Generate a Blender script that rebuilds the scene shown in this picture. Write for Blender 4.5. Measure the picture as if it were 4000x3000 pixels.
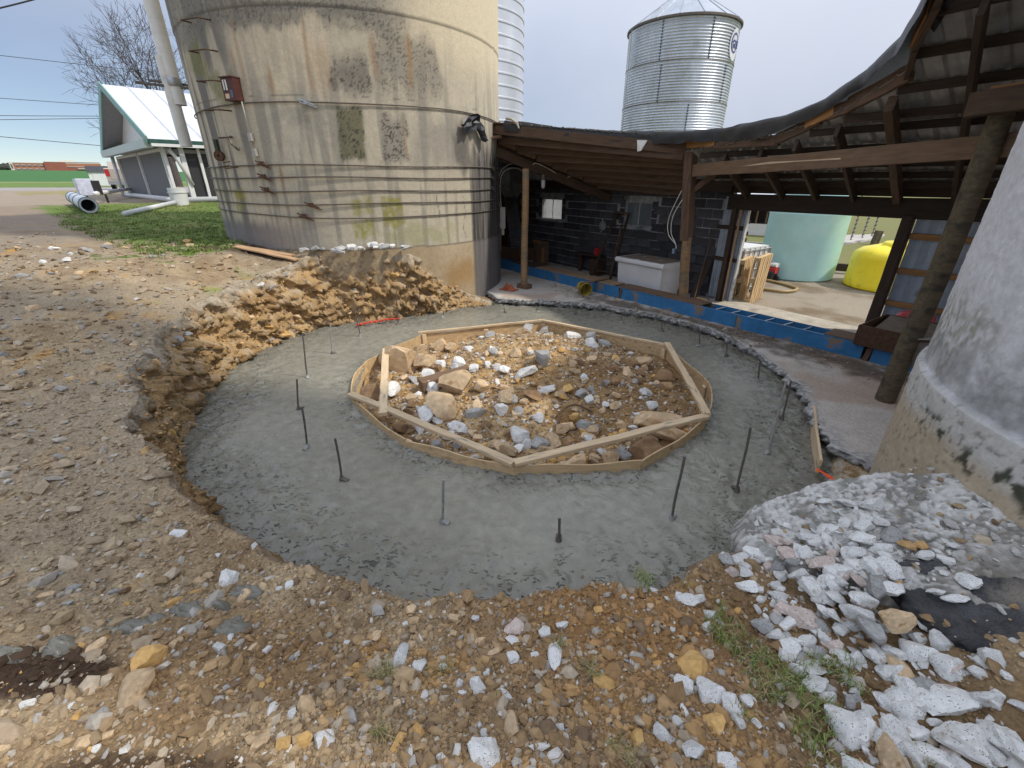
import bpy, math, random
import numpy as np
from mathutils import Matrix, Vector

for o in list(bpy.data.objects): bpy.data.objects.remove(o)
SC = bpy.context.scene
COL = SC.collection
R_ = math.radians

# ------------------------------------------------------------------ camera
cam_d = bpy.data.cameras.new("camera"); cam = bpy.data.objects.new("camera", cam_d)
COL.objects.link(cam); SC.camera = cam
cam_d.sensor_fit = 'HORIZONTAL'; cam_d.sensor_width = 36.0; cam_d.lens = 36.0*942/2212
cam_d.clip_start = 0.05; cam_d.clip_end = 3000
cam.location = (0, 0, 2.6); cam.rotation_euler = (R_(90-25.012), 0, 0)

# ------------------------------------------------------------------ sky, sun, exposure
SUN_EL = 50.0                       # sun stands to the right of the scene
SUN_DIR = Vector((math.cos(R_(SUN_EL))*0.976, -math.cos(R_(SUN_EL))*0.217, math.sin(R_(SUN_EL))))
world = bpy.data.worlds.new("World"); SC.world = world; world.use_nodes = True
nt = world.node_tree; nt.nodes.clear()
def wn(t, **k):
    n = nt.nodes.new(t)
    for a, b in k.items(): setattr(n, a, b)
    return n
out = wn('ShaderNodeOutputWorld'); mixs = wn('ShaderNodeMixShader')
sky = wn('ShaderNodeTexSky', sky_type='NISHITA', sun_disc=False)
sky.sun_elevation = R_(SUN_EL); sky.sun_rotation = math.atan2(SUN_DIR.x, SUN_DIR.y)
sky.altitude = 2500; sky.air_density = 1.0; sky.dust_density = 0.0; sky.ozone_density = 1.5
bg1 = wn('ShaderNodeBackground'); bg1.inputs['Strength'].default_value = 0.06
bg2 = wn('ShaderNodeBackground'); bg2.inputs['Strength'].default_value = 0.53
tc = wn('ShaderNodeTexCoord'); sep = wn('ShaderNodeSeparateXYZ')
noi = wn('ShaderNodeTexNoise'); noi.inputs['Scale'].default_value = 2.1; noi.inputs['Detail'].default_value = 6
cr = wn('ShaderNodeValToRGB')
cr.color_ramp.elements[0].position = .3; cr.color_ramp.elements[0].color = (.54, .60, .74, 1)
cr.color_ramp.elements[1].position = .75; cr.color_ramp.elements[1].color = (.65, .69, .79, 1)
def wmath(op, a, b=None, c=None):
    n = wn('ShaderNodeMath', operation=op)
    for i, v in enumerate((a, b, c)):
        if v is None: continue
        if isinstance(v, (int, float)): n.inputs[i].default_value = v
        else: nt.links.new(v, n.inputs[i])
    return n.outputs[0]
L = nt.links.new
L(tc.outputs['Generated'], sep.inputs[0]); L(tc.outputs['Generated'], noi.inputs['Vector'])
# overcast deck, brightened smoothly towards the unseen zenith to lift the shaded ground
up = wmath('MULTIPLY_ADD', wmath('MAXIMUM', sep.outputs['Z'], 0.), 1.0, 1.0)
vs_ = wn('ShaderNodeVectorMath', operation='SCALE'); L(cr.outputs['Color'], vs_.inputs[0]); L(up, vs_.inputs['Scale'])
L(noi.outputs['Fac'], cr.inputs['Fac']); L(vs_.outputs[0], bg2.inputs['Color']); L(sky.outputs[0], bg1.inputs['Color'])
# a thin cloud deck that opens towards the left horizon
f = wmath('ADD', wmath('MULTIPLY', sep.outputs['Z'], 2.2), wmath('MULTIPLY', sep.outputs['X'], 0.85))
f = wmath('ADD', f, wmath('MULTIPLY', wmath('SUBTRACT', noi.outputs['Fac'], .5), 0.7))
mr = wn('ShaderNodeMapRange', interpolation_type='SMOOTHSTEP'); L(f, mr.inputs['Value'])
mr.inputs['From Min'].default_value = -.7; mr.inputs['From Max'].default_value = 0.75
mr.inputs['To Min'].default_value = .12; mr.inputs['To Max'].default_value = 1.0
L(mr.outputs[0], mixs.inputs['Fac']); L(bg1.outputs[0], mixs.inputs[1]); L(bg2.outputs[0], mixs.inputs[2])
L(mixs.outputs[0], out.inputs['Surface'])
sun_d = bpy.data.lights.new("sun", 'SUN'); sun = bpy.data.objects.new("sun", sun_d); COL.objects.link(sun)
sun_d.energy = 1.8; sun_d.angle = R_(3.5); sun_d.color = (1.0, .93, .82)
sun.rotation_euler = SUN_DIR.to_track_quat('Z', 'Y').to_euler(); sun.location = (20, -5, 30)
SC.view_settings.view_transform = 'Standard'; SC.view_settings.look = 'None'
SC.view_settings.exposure = 0.8; SC.view_settings.gamma = 1.0
SC.view_settings.use_curve_mapping = False

# ------------------------------------------------------------------ noise
rng = np.random.default_rng(7); random.seed(7)
def sst(a, b, x):
    t = np.clip((np.asarray(x, float)-a)/(b-a), 0, 1); return t*t*(3-2*t)
def _hash(i, j, k, s):
    n = (i*374761393 + j*668265263 + k*2147483647 + s*974711) & 0xffffffff
    n = ((n ^ (n >> 13))*1274126177) & 0xffffffff
    n = ((n ^ (n >> 15))*2246822519) & 0xffffffff
    return ((n ^ (n >> 16)) & 0xffffff)/float(0xffffff)
def vnoise(x, y, z, s=0):
    x, y, z = np.broadcast_arrays(np.asarray(x, float), np.asarray(y, float), np.asarray(z, float))
    xi, yi, zi = (np.floor(v).astype(np.int64) for v in (x, y, z))
    u, v, w = x-xi, y-yi, z-zi
    u, v, w = (q*q*(3-2*q) for q in (u, v, w))
    def h(a, b, c): return _hash(xi+a, yi+b, zi+c, s)
    a = h(0,0,0)*(1-u)+h(1,0,0)*u; b = h(0,1,0)*(1-u)+h(1,1,0)*u
    c = h(0,0,1)*(1-u)+h(1,0,1)*u; d = h(0,1,1)*(1-u)+h(1,1,1)*u
    return (a*(1-v)+b*v)*(1-w)+(c*(1-v)+d*v)*w
def fbm(x, y, z=0., o=4, s=0, gain=.5):
    t = 0.; a = 1.; n = 0.
    for k in range(o):
        t = t+a*vnoise(np.asarray(x)*2**k+17.3*k, np.asarray(y)*2**k+5.1*k, np.asarray(z)*2**k+9.7*k, s+k); n += a; a *= gain
    return t/n
def cells(x, y, z, s=0):
    """nearest-cell value (0..1) and distance: blocky, broken-stone noise"""
    x, y, z = (np.asarray(v, float) for v in np.broadcast_arrays(x, y, z))
    xi, yi, zi = (np.floor(v).astype(np.int64) for v in (x, y, z))
    best = np.full(x.shape, 9.); val = np.zeros(x.shape)
    for a in (-1, 0, 1):
        for b in (-1, 0, 1):
            for c in (-1, 0, 1):
                i, j, k = xi+a, yi+b, zi+c
                d = (i+_hash(i,j,k,s)-x)**2+(j+_hash(i,j,k,s+1)-y)**2+(k+_hash(i,j,k,s+2)-z)**2
                m = d < best; best = np.where(m, d, best); val = np.where(m, _hash(i,j,k,s+3), val)
    return val, np.sqrt(best)

# ------------------------------------------------------------------ materials
MATS = {}
def mat(name, col=(.5,.5,.5), rough=.85, metal=0., var=.35, scale=6., bump=.25, bscale=40., bdist=.01,
        attr=False, rand=0., stretch=(1,1,1), spots=None, dark=None, spec=.5, bump2=None, coat=0., dirt=None):
    """procedural material: base colour (or colour attribute) x noise, optional dark/light spots, bump"""
    if name in MATS: return MATS[name]
    m = bpy.data.materials.new(name); m.use_nodes = True; t = m.node_tree; t.nodes.clear()
    N = t.nodes.new; K = t.links.new
    o = N('ShaderNodeOutputMaterial'); b = N('ShaderNodeBsdfPrincipled'); K(b.outputs[0], o.inputs['Surface'])
    b.inputs['Metallic'].default_value = metal; b.inputs['Roughness'].default_value = rough
    b.inputs['Specular IOR Level'].default_value = spec
    if coat: b.inputs['Coat Weight'].default_value = coat
    c = N('ShaderNodeTexCoord'); mp = N('ShaderNodeMapping'); mp.inputs['Scale'].default_value = stretch
    K(c.outputs['Object'], mp.inputs['Vector'])
    n1 = N('ShaderNodeTexNoise'); n1.inputs['Scale'].default_value = scale; n1.inputs['Detail'].default_value = 7
    n1.inputs['Roughness'].default_value = .65; K(mp.outputs[0], n1.inputs['Vector'])
    mr = N('ShaderNodeMapRange'); K(n1.outputs['Fac'], mr.inputs['Value'])
    mr.inputs['From Min'].default_value = .25; mr.inputs['From Max'].default_value = .75
    mr.inputs['To Min'].default_value = 1-var; mr.inputs['To Max'].default_value = 1+var
    mul = N('ShaderNodeVectorMath'); mul.operation = 'SCALE'
    if attr:
        a = N('ShaderNodeAttribute'); a.attribute_name = 'col'; K(a.outputs['Color'], mul.inputs[0])
    else: mul.inputs[0].default_value = col
    K(mr.outputs[0], mul.inputs['Scale']); cur = mul.outputs[0]
    def mixc(cur, fac, colr):
        x = N('ShaderNodeMix'); x.data_type = 'RGBA'; K(fac, x.inputs['Factor']); K(cur, x.inputs['A'])
        x.inputs['B'].default_value = (*colr, 1); return x.outputs['Result']
    if dark:                                        # (colour, scale, threshold, softness)
        n2 = N('ShaderNodeTexNoise'); n2.inputs['Scale'].default_value = dark[1]; n2.inputs['Detail'].default_value = 5
        K(mp.outputs[0], n2.inputs['Vector'])
        r = N('ShaderNodeMapRange'); K(n2.outputs['Fac'], r.inputs['Value'])
        r.inputs['From Min'].default_value = dark[2]; r.inputs['From Max'].default_value = dark[2]+dark[3]
        cur = mixc(cur, r.outputs[0], dark[0])
    if spots:                                       # (colour, scale, radius)
        v = N('ShaderNodeTexVoronoi'); v.inputs['Scale'].default_value = spots[1]; K(mp.outputs[0], v.inputs['Vector'])
        r = N('ShaderNodeMapRange'); K(v.outputs['Distance'], r.inputs['Value'])
        r.inputs['From Min'].default_value = spots[2]; r.inputs['From Max'].default_value = spots[2]*.6
        n3 = N('ShaderNodeTexNoise'); n3.inputs['Scale'].default_value = spots[1]*.35; K(mp.outputs[0], n3.inputs['Vector'])
        g = N('ShaderNodeMath'); g.operation = 'GREATER_THAN'; K(n3.outputs['Fac'], g.inputs[0]); g.inputs[1].default_value = .5
        q = N('ShaderNodeMath'); q.operation = 'MULTIPLY'; K(r.outputs[0], q.inputs[0]); K(g.outputs[0], q.inputs[1])
        cur = mixc(cur, q.outputs[0], spots[0])
    if dirt:                                        # soil clinging to the lower part: (colour, level, softness)
        sz = N('ShaderNodeSeparateXYZ'); K(c.outputs['Object'], sz.inputs[0])
        a1 = N('ShaderNodeMath'); a1.operation = 'MULTIPLY_ADD'; K(n1.outputs['Fac'], a1.inputs[0]); a1.inputs[1].default_value = 1.3; K(sz.outputs['Z'], a1.inputs[2])
        r = N('ShaderNodeMapRange'); K(a1.outputs[0], r.inputs['Value']); r.inputs['From Min'].default_value = dirt[1]+.65; r.inputs['From Max'].default_value = dirt[1]+.65-dirt[2]
        r.inputs['To Max'].default_value = .85; cur = mixc(cur, r.outputs[0], dirt[0])
    if rand:
        oi = N('ShaderNodeObjectInfo'); r = N('ShaderNodeMapRange'); K(oi.outputs['Random'], r.inputs['Value'])
        r.inputs['To Min'].default_value = 1-rand; r.inputs['To Max'].default_value = 1+rand
        s = N('ShaderNodeVectorMath'); s.operation = 'SCALE'; K(cur, s.inputs[0]); K(r.outputs[0], s.inputs['Scale']); cur = s.outputs[0]
    K(cur, b.inputs['Base Color'])
    if bump:
        nb = N('ShaderNodeTexNoise'); nb.inputs['Scale'].default_value = bscale; nb.inputs['Detail'].default_value = 8
        nb.inputs['Roughness'].default_value = .7; K(mp.outputs[0], nb.inputs['Vector']); h = nb.outputs['Fac']
        if bump2:                                   # extra voronoi pebbles (scale, weight)
            v = N('ShaderNodeTexVoronoi'); v.inputs['Scale'].default_value = bump2[0]; K(mp.outputs[0], v.inputs['Vector'])
            ma = N('ShaderNodeMath'); ma.operation = 'MULTIPLY_ADD'; K(v.outputs['Distance'], ma.inputs[0])
            ma.inputs[1].default_value = -bump2[1]; K(h, ma.inputs[2]); h = ma.outputs[0]
        bp = N('ShaderNodeBump'); bp.inputs['Strength'].default_value = bump; bp.inputs['Distance'].default_value = bdist
        K(h, bp.inputs['Height']); K(bp.outputs[0], b.inputs['Normal'])
    MATS[name] = m; return m
def wood(name, col, var=.35, rand=.2, dark=None, rough=.8):
    return mat(name, col, rough=rough, var=var, scale=3., stretch=(1.2, 9, 9), bump=.35, bscale=14, bdist=.006, rand=rand, dark=dark)

# ------------------------------------------------------------------ mesh building
LOC = {}
class MB:
    def __init__(s): s.v = []; s.f = []
    def add(s, vs, fs):
        b = len(s.v); s.v.extend([tuple(map(float, p)) for p in vs]); s.f.extend([tuple(i+b for i in q) for q in fs]); return s
    def box(s, c, d, rot=None, ch=0.):
        x, y, z = d[0]/2, d[1]/2, d[2]/2
        if ch:
            pts = []
            for sx in (-1, 1):
                for p in ((-y+ch,-z),(y-ch,-z),(y,-z+ch),(y,z-ch),(y-ch,z),(-y+ch,z),(-y,z-ch),(-y,-z+ch)): pts.append((sx*x, *p))
            fs = [tuple(range(7,-1,-1)), tuple(range(8,16))]+[(i,(i+1)%8,8+(i+1)%8,8+i) for i in range(8)]
        else:
            pts = [(i*x, j*y, k*z) for i in (-1,1) for j in (-1,1) for k in (-1,1)]
            fs = [(0,1,3,2),(4,6,7,5),(0,4,5,1),(2,3,7,6),(0,2,6,4),(1,5,7,3)]
        if rot is not None: pts = [rot @ Vector(p) for p in pts]
        return s.add([(p[0]+c[0], p[1]+c[1], p[2]+c[2]) for p in pts], fs)
    def beam(s, p0, p1, w, h, ch=.004, up=(0,0,1)):
        p0, p1 = Vector(p0), Vector(p1)
        return s.box((p0+p1)/2, ((p1-p0).length, w, h), frame(p1-p0, up), ch)
    def tube(s, pts, r, n=8, cap=True, taper=None):
        pts = [Vector(p) for p in pts]; m = len(pts); vs = []
        prev = None
        for i, p in enumerate(pts):
            d = (pts[min(i+1, m-1)]-pts[max(i-1, 0)]).normalized()
            if prev is None:
                a = d.orthogonal().normalized()
            else:
                a = prev-d*prev.dot(d)
                a = a.normalized() if a.length > 1e-6 else d.orthogonal().normalized()
            prev = a; b = d.cross(a)
            rr = r[i] if isinstance(r, (list, tuple)) else r
            for k in range(n):
                t = 2*math.pi*k/n; vs.append(p+(a*math.cos(t)+b*math.sin(t))*rr)
        fs = [(i*n+k, i*n+(k+1)%n, (i+1)*n+(k+1)%n, (i+1)*n+k) for i in range(m-1) for k in range(n)]
        if cap: fs += [tuple(range(n-1,-1,-1)), tuple((m-1)*n+k for k in range(n))]
        return s.add(vs, fs)
    def lathe(s, prof, c=(0,0,0), n=48, a0=0., a1=360., ax=None):
        full = abs(a1-a0) >= 360; k = n if full else n+1; vs = []
        for r, z in prof:
            for i in range(k):
                t = R_(a0+(a1-a0)*i/n); p = Vector((r*math.cos(t), r*math.sin(t), z))
                if ax is not None: p = ax @ p
                vs.append((p.x+c[0], p.y+c[1], p.z+c[2]))
        m = len(prof)
        fs = [(j*k+i, j*k+(i+1)%k, (j+1)*k+(i+1)%k, (j+1)*k+i) for j in range(m-1) for i in range(n)]
        return s.add(vs, fs)
    def prism(s, poly, z0, z1):
        n = len(poly)
        return s.add([(x,y,z0) for x,y in poly]+[(x,y,z1) for x,y in poly],
                     [tuple(range(n-1,-1,-1)), tuple(range(n,2*n))]+[(i,(i+1)%n,n+(i+1)%n,n+i) for i in range(n)])
    def mesh(s, name, m, smooth=False, off=(0,0,0)):
        me = bpy.data.meshes.new(name)
        me.from_pydata([(a-off[0], b-off[1], c-off[2]) for a,b,c in s.v], [], s.f)
        if m is not None: me.materials.append(m)
        if smooth:
            me.polygons.foreach_set('use_smooth', [True]*len(me.polygons))
            if smooth != 'all':
                try: me.set_sharp_from_angle(angle=R_(40))
                except Exception: pass
        me.update(); return me
    def build(s, name, m, parent=None, smooth=False, loc=(0,0,0)):
        off = LOC[parent.name] if parent is not None else loc
        o = bpy.data.objects.new(name, s.mesh(name, m, smooth, off)); COL.objects.link(o)
        if parent is not None: o.parent = parent
        else: o.location = loc
        LOC[o.name] = off; return o
def frame(d, up=(0,0,1)):
    x = Vector(d).normalized(); u = Vector(up)
    if abs(x.dot(u)) > .98: u = Vector((1,0,0))
    y = u.cross(x).normalized(); z = x.cross(y)
    return Matrix((x, y, z)).transposed()
def tag(o, label=None, cat=None, group=None, kind=None):
    if label: o['label'] = label
    if cat: o['category'] = cat
    if group: o['group'] = group
    if kind: o['kind'] = kind
    return o
def thing(name, label, cat, loc, group=None):
    o = bpy.data.objects.new(name, None); COL.objects.link(o); o.location = loc; o.empty_display_size = .2
    LOC[o.name] = tuple(loc); return tag(o, label, cat, group)
_bc = {}
def board(name, p0, p1, w, h, m, parent=None, up=(0,0,1), warp=.004, ch=.005, seg=6, key=None):
    """a sawn board or beam from p0 to p1, grain along its own length (its own object frame)"""
    p0, p1 = Vector(p0), Vector(p1); ln = (p1-p0).length
    me = _bc.get(key) if key else None
    if me is None:
        y, z = w/2, h/2; ch = min(ch, y*.5, z*.5); vs = []; fs = []
        sec = ((-y+ch,-z),(y-ch,-z),(y,-z+ch),(y,z-ch),(y-ch,z),(-y+ch,z),(-y,z-ch),(-y,-z+ch))
        for i in range(seg+1):
            dy, dz = random.uniform(-warp,warp), random.uniform(-warp,warp)
            for a, b in sec: vs.append((-ln/2+ln*i/seg, a+dy+random.uniform(-.0012,.0012), b+dz+random.uniform(-.0012,.0012)))
        for i in range(seg):
            for k in range(8): fs.append((i*8+k, i*8+(k+1)%8, (i+1)*8+(k+1)%8, (i+1)*8+k))
        fs += [tuple(range(7,-1,-1)), tuple(seg*8+k for k in range(8))]
        me = bpy.data.meshes.new(name); me.from_pydata(vs, [], fs); me.materials.append(m); me.update()
        if key: _bc[key] = me
    o = bpy.data.objects.new(name, me); COL.objects.link(o)
    off = Vector(LOC[parent.name]) if parent is not None else Vector((0,0,0))
    mw = Matrix.Translation((p0+p1)/2-off) @ frame(p1-p0, up).to_4x4()
    if parent is not None: o.parent = parent
    o.matrix_local = mw
    LOC[o.name] = (0,0,0)                      # own frame
    return o
def npmesh(name, V, Fq, m, cols=None, smooth=True, loc=(0,0,0), parent=None):
    me = bpy.data.meshes.new(name); V = np.asarray(V, np.float32); Fq = np.asarray(Fq, np.int32)
    off = np.array(LOC[parent.name] if parent is not None else loc, np.float32)
    k = Fq.shape[1]
    me.vertices.add(len(V)); me.vertices.foreach_set('co', (V-off).ravel())
    me.loops.add(Fq.size); me.loops.foreach_set('vertex_index', Fq.ravel())
    me.polygons.add(len(Fq)); me.polygons.foreach_set('loop_start', np.arange(0, Fq.size, k, dtype=np.int32))
    me.polygons.foreach_set('loop_total', np.full(len(Fq), k, np.int32))
    me.polygons.foreach_set('use_smooth', np.full(len(Fq), bool(smooth)))
    if cols is not None:
        a = me.color_attributes.new('col', 'FLOAT_COLOR', 'POINT')
        c4 = np.ones((len(V), 4), np.float32); c4[:, :3] = cols; a.data.foreach_set('color', c4.ravel())
    me.update(calc_edges=True); me.validate()
    if m is not None: me.materials.append(m)
    o = bpy.data.objects.new(name, me); COL.objects.link(o)
    if parent is not None: o.parent = parent
    else: o.location = loc
    LOC[o.name] = tuple(float(q) for q in off); return o
def grid_faces(nr, nc, wrap=False):
    r = np.arange(nr-1)[:, None]; c = np.arange(nc if wrap else nc-1)[None, :]
    c2 = (c+1) % nc
    return np.stack([r*nc+c, r*nc+c2, (r+1)*nc+c2, (r+1)*nc+c], -1).reshape(-1, 4)
def lerp(a, b, f):
    f = np.asarray(f)[..., None]; return np.asarray(a)*(1-f)+np.asarray(b)*f
# shed frame: s runs along the shed, t towards its back wall
UX, UY, NX, NY = .56, -.8285, .8285, .56
def W(s, t, z): return Vector((UX*s+NX*t, UY*s+NY*t, z))
SROT = Matrix.Rotation(math.atan2(UY, UX), 3, 'Z')

# =================================================================== GROUND
CX0, CY0 = 0.0, 5.65                      # centre of the ring footing
def tab(th, tb):
    a = np.array(sorted(tb), float); x = np.concatenate([a[:,0]-360, a[:,0], a[:,0]+360]); y = np.tile(a[:,1], 3)
    return np.interp(th, x, y)
R0T = [(-180,4.24),(-160,4.03),(-143,3.88),(-125,3.88),(-90,3.95),(-65,3.86),(-52,3.7),(-40,3.66),(-16,3.78),(5,4.15),(22,4.3),(34,4.22),(48,4.18),(79,4.2),(93,4.2),(105,4.06),(121,3.8),(134,4.25),(145,4.52),(164,4.4)]
BWT = [(-180,.2),(-160,.14),(-135,.1),(-60,.1),(-45,.12),(-20,.25),(0,.3),(90,.3),(100,.35),(112,.2),(121,.22),(132,.3),(145,.5),(158,.45),(170,.3)]
ZLT = [(-180,.93),(-160,.88),(-140,.82),(-124,.7),(-105,.6),(-78,.57),(-68,.6),(-62,.42),(-48,.1),(-30,.06),(-20,-.06),(92,-.06),(98,.06),(104,.28),(111,.72),(118,1.15),(127,1.42),(138,1.32),(150,1.15),(165,1.0)]
def r_edge(th): 
    t = np.radians(th); return tab(th, R0T)+(fbm(np.cos(t)*7, np.sin(t)*7, 0, 4, 11)-.5)*.22
def r_lip(th):
    t = np.radians(th); a = sst(-.1, .5, tab(th, ZLT))
    return r_edge(th)+tab(th, BWT)+a*((fbm(np.cos(t)*9, np.sin(t)*9, 3., 4, 21)-.5)*.34)
def h_base(x, y):
    rho = np.hypot(x, y); th = np.degrees(np.arctan2(y-CY0, x-CX0)); t = NX*x+NY*y
    hi = np.interp(rho, [0,2,5,9,12,28,41,46,60,92,130,250,700,1500], [.9,.86,.97,1.33,1.45,1.62,1.64,1.95,1.97,1.95,2.7,6.0,11.8,13])
    hi = hi+(-.13*sst(.3, 1.3, x)+.32*sst(1.4, 2.6, x))*sst(4.5, 2.5, rho)*sst(4, 2.5, y)
    w = sst(2.2, 2.42, y)*sst(119, 104, th)*sst(-82, -68, th)
    low = -.03+.16*sst(9.0, 9.35, t)+.1*sst(-8, -22, th)*sst(4.6, 3.4, y)+.1*sst(12, 30, rho)
    low = low+4.*sst(60, 400, rho)
    return hi*(1-w)+low*w, w
def ground_z(x, y):
    x = np.asarray(x, float); y = np.asarray(y, float)
    th = np.degrees(np.arctan2(y-CY0, x-CX0)); d = np.maximum(np.hypot(x-CX0, y-CY0)-tab(th, R0T)-tab(th, BWT), 0)
    h, w = h_base(x, y); zl = tab(th, ZLT); rho = np.hypot(x, y)
    z = zl+(h-zl)*sst(-.05, 1.25, d)
    a = 1-.85*w
    z = z+a*((fbm(x*.9, y*.9, 0, 3, 31)-.5)*.13+(fbm(x*4.5, y*4.5, 0, 4, 41)-.5)*.085*sst(40, 12, rho)+(fbm(x*19, y*19, 0, 3, 51)-.5)*.034*sst(14, 5, rho))
    return z
def ground_col(x, y, z):
    """soil, gravel, grass and road colours of the ground by place"""
    rho = np.hypot(x, y); az = np.degrees(np.arctan2(x, y)); t = NX*x+NY*y
    th = np.degrees(np.arctan2(y-CY0, x-CX0)); _, w = h_base(x, y)
    n1 = fbm(x*.8, y*.8, 0, 4, 61); n2 = fbm(x*3.2, y*3.2, 0, 4, 71); n3 = fbm(x*14, y*14, 0, 3, 81)
    c = lerp((.205,.150,.095), (.33,.265,.185), sst(.3, .7, n2*.6+n3*.4))
    c = lerp(c, (.20,.125,.062), sst(.56, .72, n1)*.65)
    c = lerp(c, (.36,.22,.085), sst(.68, .76, n2)*.7)
    c = lerp(c, (.30,.275,.235), sst(.25, .75, n1)*sst(-1.2, -2.6, x)*.6)
    # near right: loose orange-brown soil
    s = sst(-.9, .1, x)*sst(2.6, 1.9, rho)
    c = lerp(c, lerp((.15,.095,.05), (.25,.165,.088), n2), s*.7)
    q = np.exp(-(((x-.62)/.5)**2+((y-1.5)/.35)**2)); c = lerp(c, (.24,.14,.062), np.clip(q*1.5, 0, 1)*.7)
    s = sst(.85, 1.25, x)*sst(2.4, 2.0, rho); c = lerp(c, (.115,.078,.045), s*.7)
    q = np.exp(-(((x+1.85)/.3)**2+((y-1.08)/.13)**2)); c = lerp(c, (.045,.030,.022), sst(.25, .6, q*(.6+n2*.8)))
    q = np.exp(-(((x+1.2)/.5)**2+((y-.72)/.12)**2)); c = lerp(c, (.075,.052,.035), sst(.3, .7, q*(.5+n2)))
    # mud and dark gravel around the old silo's foot
    ds = np.hypot(x+3.62, y-12.07)-3.3
    s = sst(1.6, .3, ds)*sst(9.0, 10.5, y-x*.2); c = lerp(c, (.075,.068,.066), s*.85)
    q = np.exp(-(((x+5.6)/1.4)**2+((y-8.9)/.5)**2)); c = lerp(c, (.07,.05,.035), sst(.35, .7, q*(.5+n2)))
    # grass on the left
    lim = np.interp(az, [-60,-47,-44,-41,-38,-33,-28], [60,34,19,13.5,10.8,10.8,13])
    g = sst(-.9, .9, (rho-lim)/ (0.12*lim+.4)+(n1-.5)*5+(n2-.5)*4)*sst(34, 27, rho)*sst(-29, -32, az)
    gc = lerp(lerp((.085,.135,.028), (.16,.235,.05), n2), (.23,.21,.09), sst(.55, .75, n1)*.6)
    c = lerp(c, gc, g)
    q = sst(.62, .7, n2)*np.exp(-(((x+6.2)/1.2)**2+((y-8.0)/.5)**2)); c = lerp(c, (.07,.13,.02), np.clip(q*2, 0, 1))
    # track, road and fields far off to the left
    yy = rho*np.cos(R_(0)+np.radians(az+40))
    tr = sst(14, 20, rho)*sst(-38, -45, az)*(1-g); c = lerp(c, lerp((.30,.235,.185), (.24,.20,.17), n1), tr*.8)
    left = sst(-20, -24, az)
    gr = sst(27, 31, rho)*left; c = lerp(c, lerp((.30,.25,.20), (.36,.31,.25), n1), gr)
    rd = sst(47, 50, rho+(az+42)*.5)*sst(64, 61, rho+(az+42)*.5)*left; c = lerp(c, (.34,.335,.35), rd)
    vg = sst(40, 42, rho)*sst(47, 45, rho)*left*sst(.5, .6, n1); c = lerp(c, (.27,.25,.10), vg)
    fd = sst(66, 70, rho)*left; c = lerp(c, lerp((.12,.20,.05), (.15,.22,.06), n1), fd)
    f2 = sst(112, 118, rho)*left; c = lerp(c, (.055,.16,.05), f2)
    ln = sst(108, 110, rho)*sst(116, 114, rho)*left; c = lerp(c, (.24,.26,.12), ln)
    # yard beyond the doorway, pasture behind it
    yd = w*sst(9.0, 9.3, t); c = lerp(c, lerp((.31,.275,.225), (.19,.15,.105), sst(.45, .68, n1*.5+n2*.5)), yd)
    gp = w*sst(15.5, 18, rho+(n1-.5)*6)*sst(9.5, 10, t); c = lerp(c, lerp((.17,.20,.07), (.21,.19,.09), n1), gp)
    # soil pocket by the right-hand silo, and bare earth under the slab edge
    pk = w*sst(9.0, 8.8, t); c = lerp(c, lerp((.22,.15,.085), (.34,.30,.25), sst(.45, .65, n3)), pk)
    return np.clip(c*lerp((1.0,.97,.92), (1.4,1.31,1.13), sst(14, 5, rho)), .01, .8)  # nearer ground lightened and warmed in its colour to lift the shade

th = np.concatenate([np.arange(-180, -24, .235), np.arange(-24, 92, 1.0), np.arange(92, 180, .26)])
NWALL = 44; nth = len(th)
dd = [0.]; st_ = .02
while dd[-1] < 900:
    dd.append(dd[-1]+st_)
    if dd[-1] > 3.2: st_ *= 1.055
dd = np.array(dd[1:])
re_, rl_, zl_ = r_edge(th), r_lip(th), tab(th, ZLT)
tr_ = np.radians(th); ct, sn = np.cos(tr_), np.sin(tr_)
rows = []; cols = []
for j in range(NWALL+1):
    f = j/NWALL
    zz = -.25+(zl_+.25)*f
    rr = re_-.04+(rl_-re_+.04)*(f**1.35)
    px, py = CX0+ct*rr, CY0+sn*rr
    amp = np.clip(zl_, 0, 1.2)
    v1, d1 = cells(px*5.5, py*5.5, zz*8.5, 101); v2, d2 = cells(px*13, py*13, zz*19, 131)
    dsp = (v1-.5)*.26+(.5-d1)*.12+(v2-.5)*.085+(fbm(px*2.2, py*2.2, zz*2.2, 3, 151)-.5)*.22
    dsp = dsp*amp*(1-f**7)*sst(-.1, .25, f+.06)
    rr = rr+dsp
    px, py = CX0+ct*rr, CY0+sn*rr
    zt = ground_z(CX0+ct*(rl_+.001), CY0+sn*(rl_+.001))
    zz = -.25+(zt+.25)*f+ (v2-.5)*.05*amp*(1-f**4)
    rows.append(np.stack([px, py, zz], -1))
    n = fbm(px*3, py*3, zz*3, 4, 171)
    c = lerp((.25,.15,.065), (.62,.43,.22), v1*.45+v2*.35+n*.3)
    c = lerp(c, (.48,.40,.29), sst(.66, .8, v2)*.6)
    c = lerp(c, (.13,.075,.035), sst(.62, .8, n)*.6)
    grey = sst(.74, .98, f+(n-.5)*.4)
    c = lerp(c, lerp((.27,.23,.17), (.48,.43,.35), v2), grey*.9)
    nr = sst(-145, -120, th)*sst(-40, -60, th)
    c = lerp(c, np.array((.2,.115,.05)), nr[:]*.5)
    cols.append(c)
for d in dd:
    rr = rl_+d; px, py = CX0+ct*rr, CY0+sn*rr
    zz = ground_z(px, py); rows.append(np.stack([px, py, zz], -1)); cols.append(ground_col(px, py, zz))
GV = np.concatenate(rows); GC = np.concatenate(cols)
gmat = mat('earth', attr=True, var=.42, scale=55, bump=.9, bscale=75, bdist=.012, rough=.95, bump2=(48, .8), spec=.25)
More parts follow.
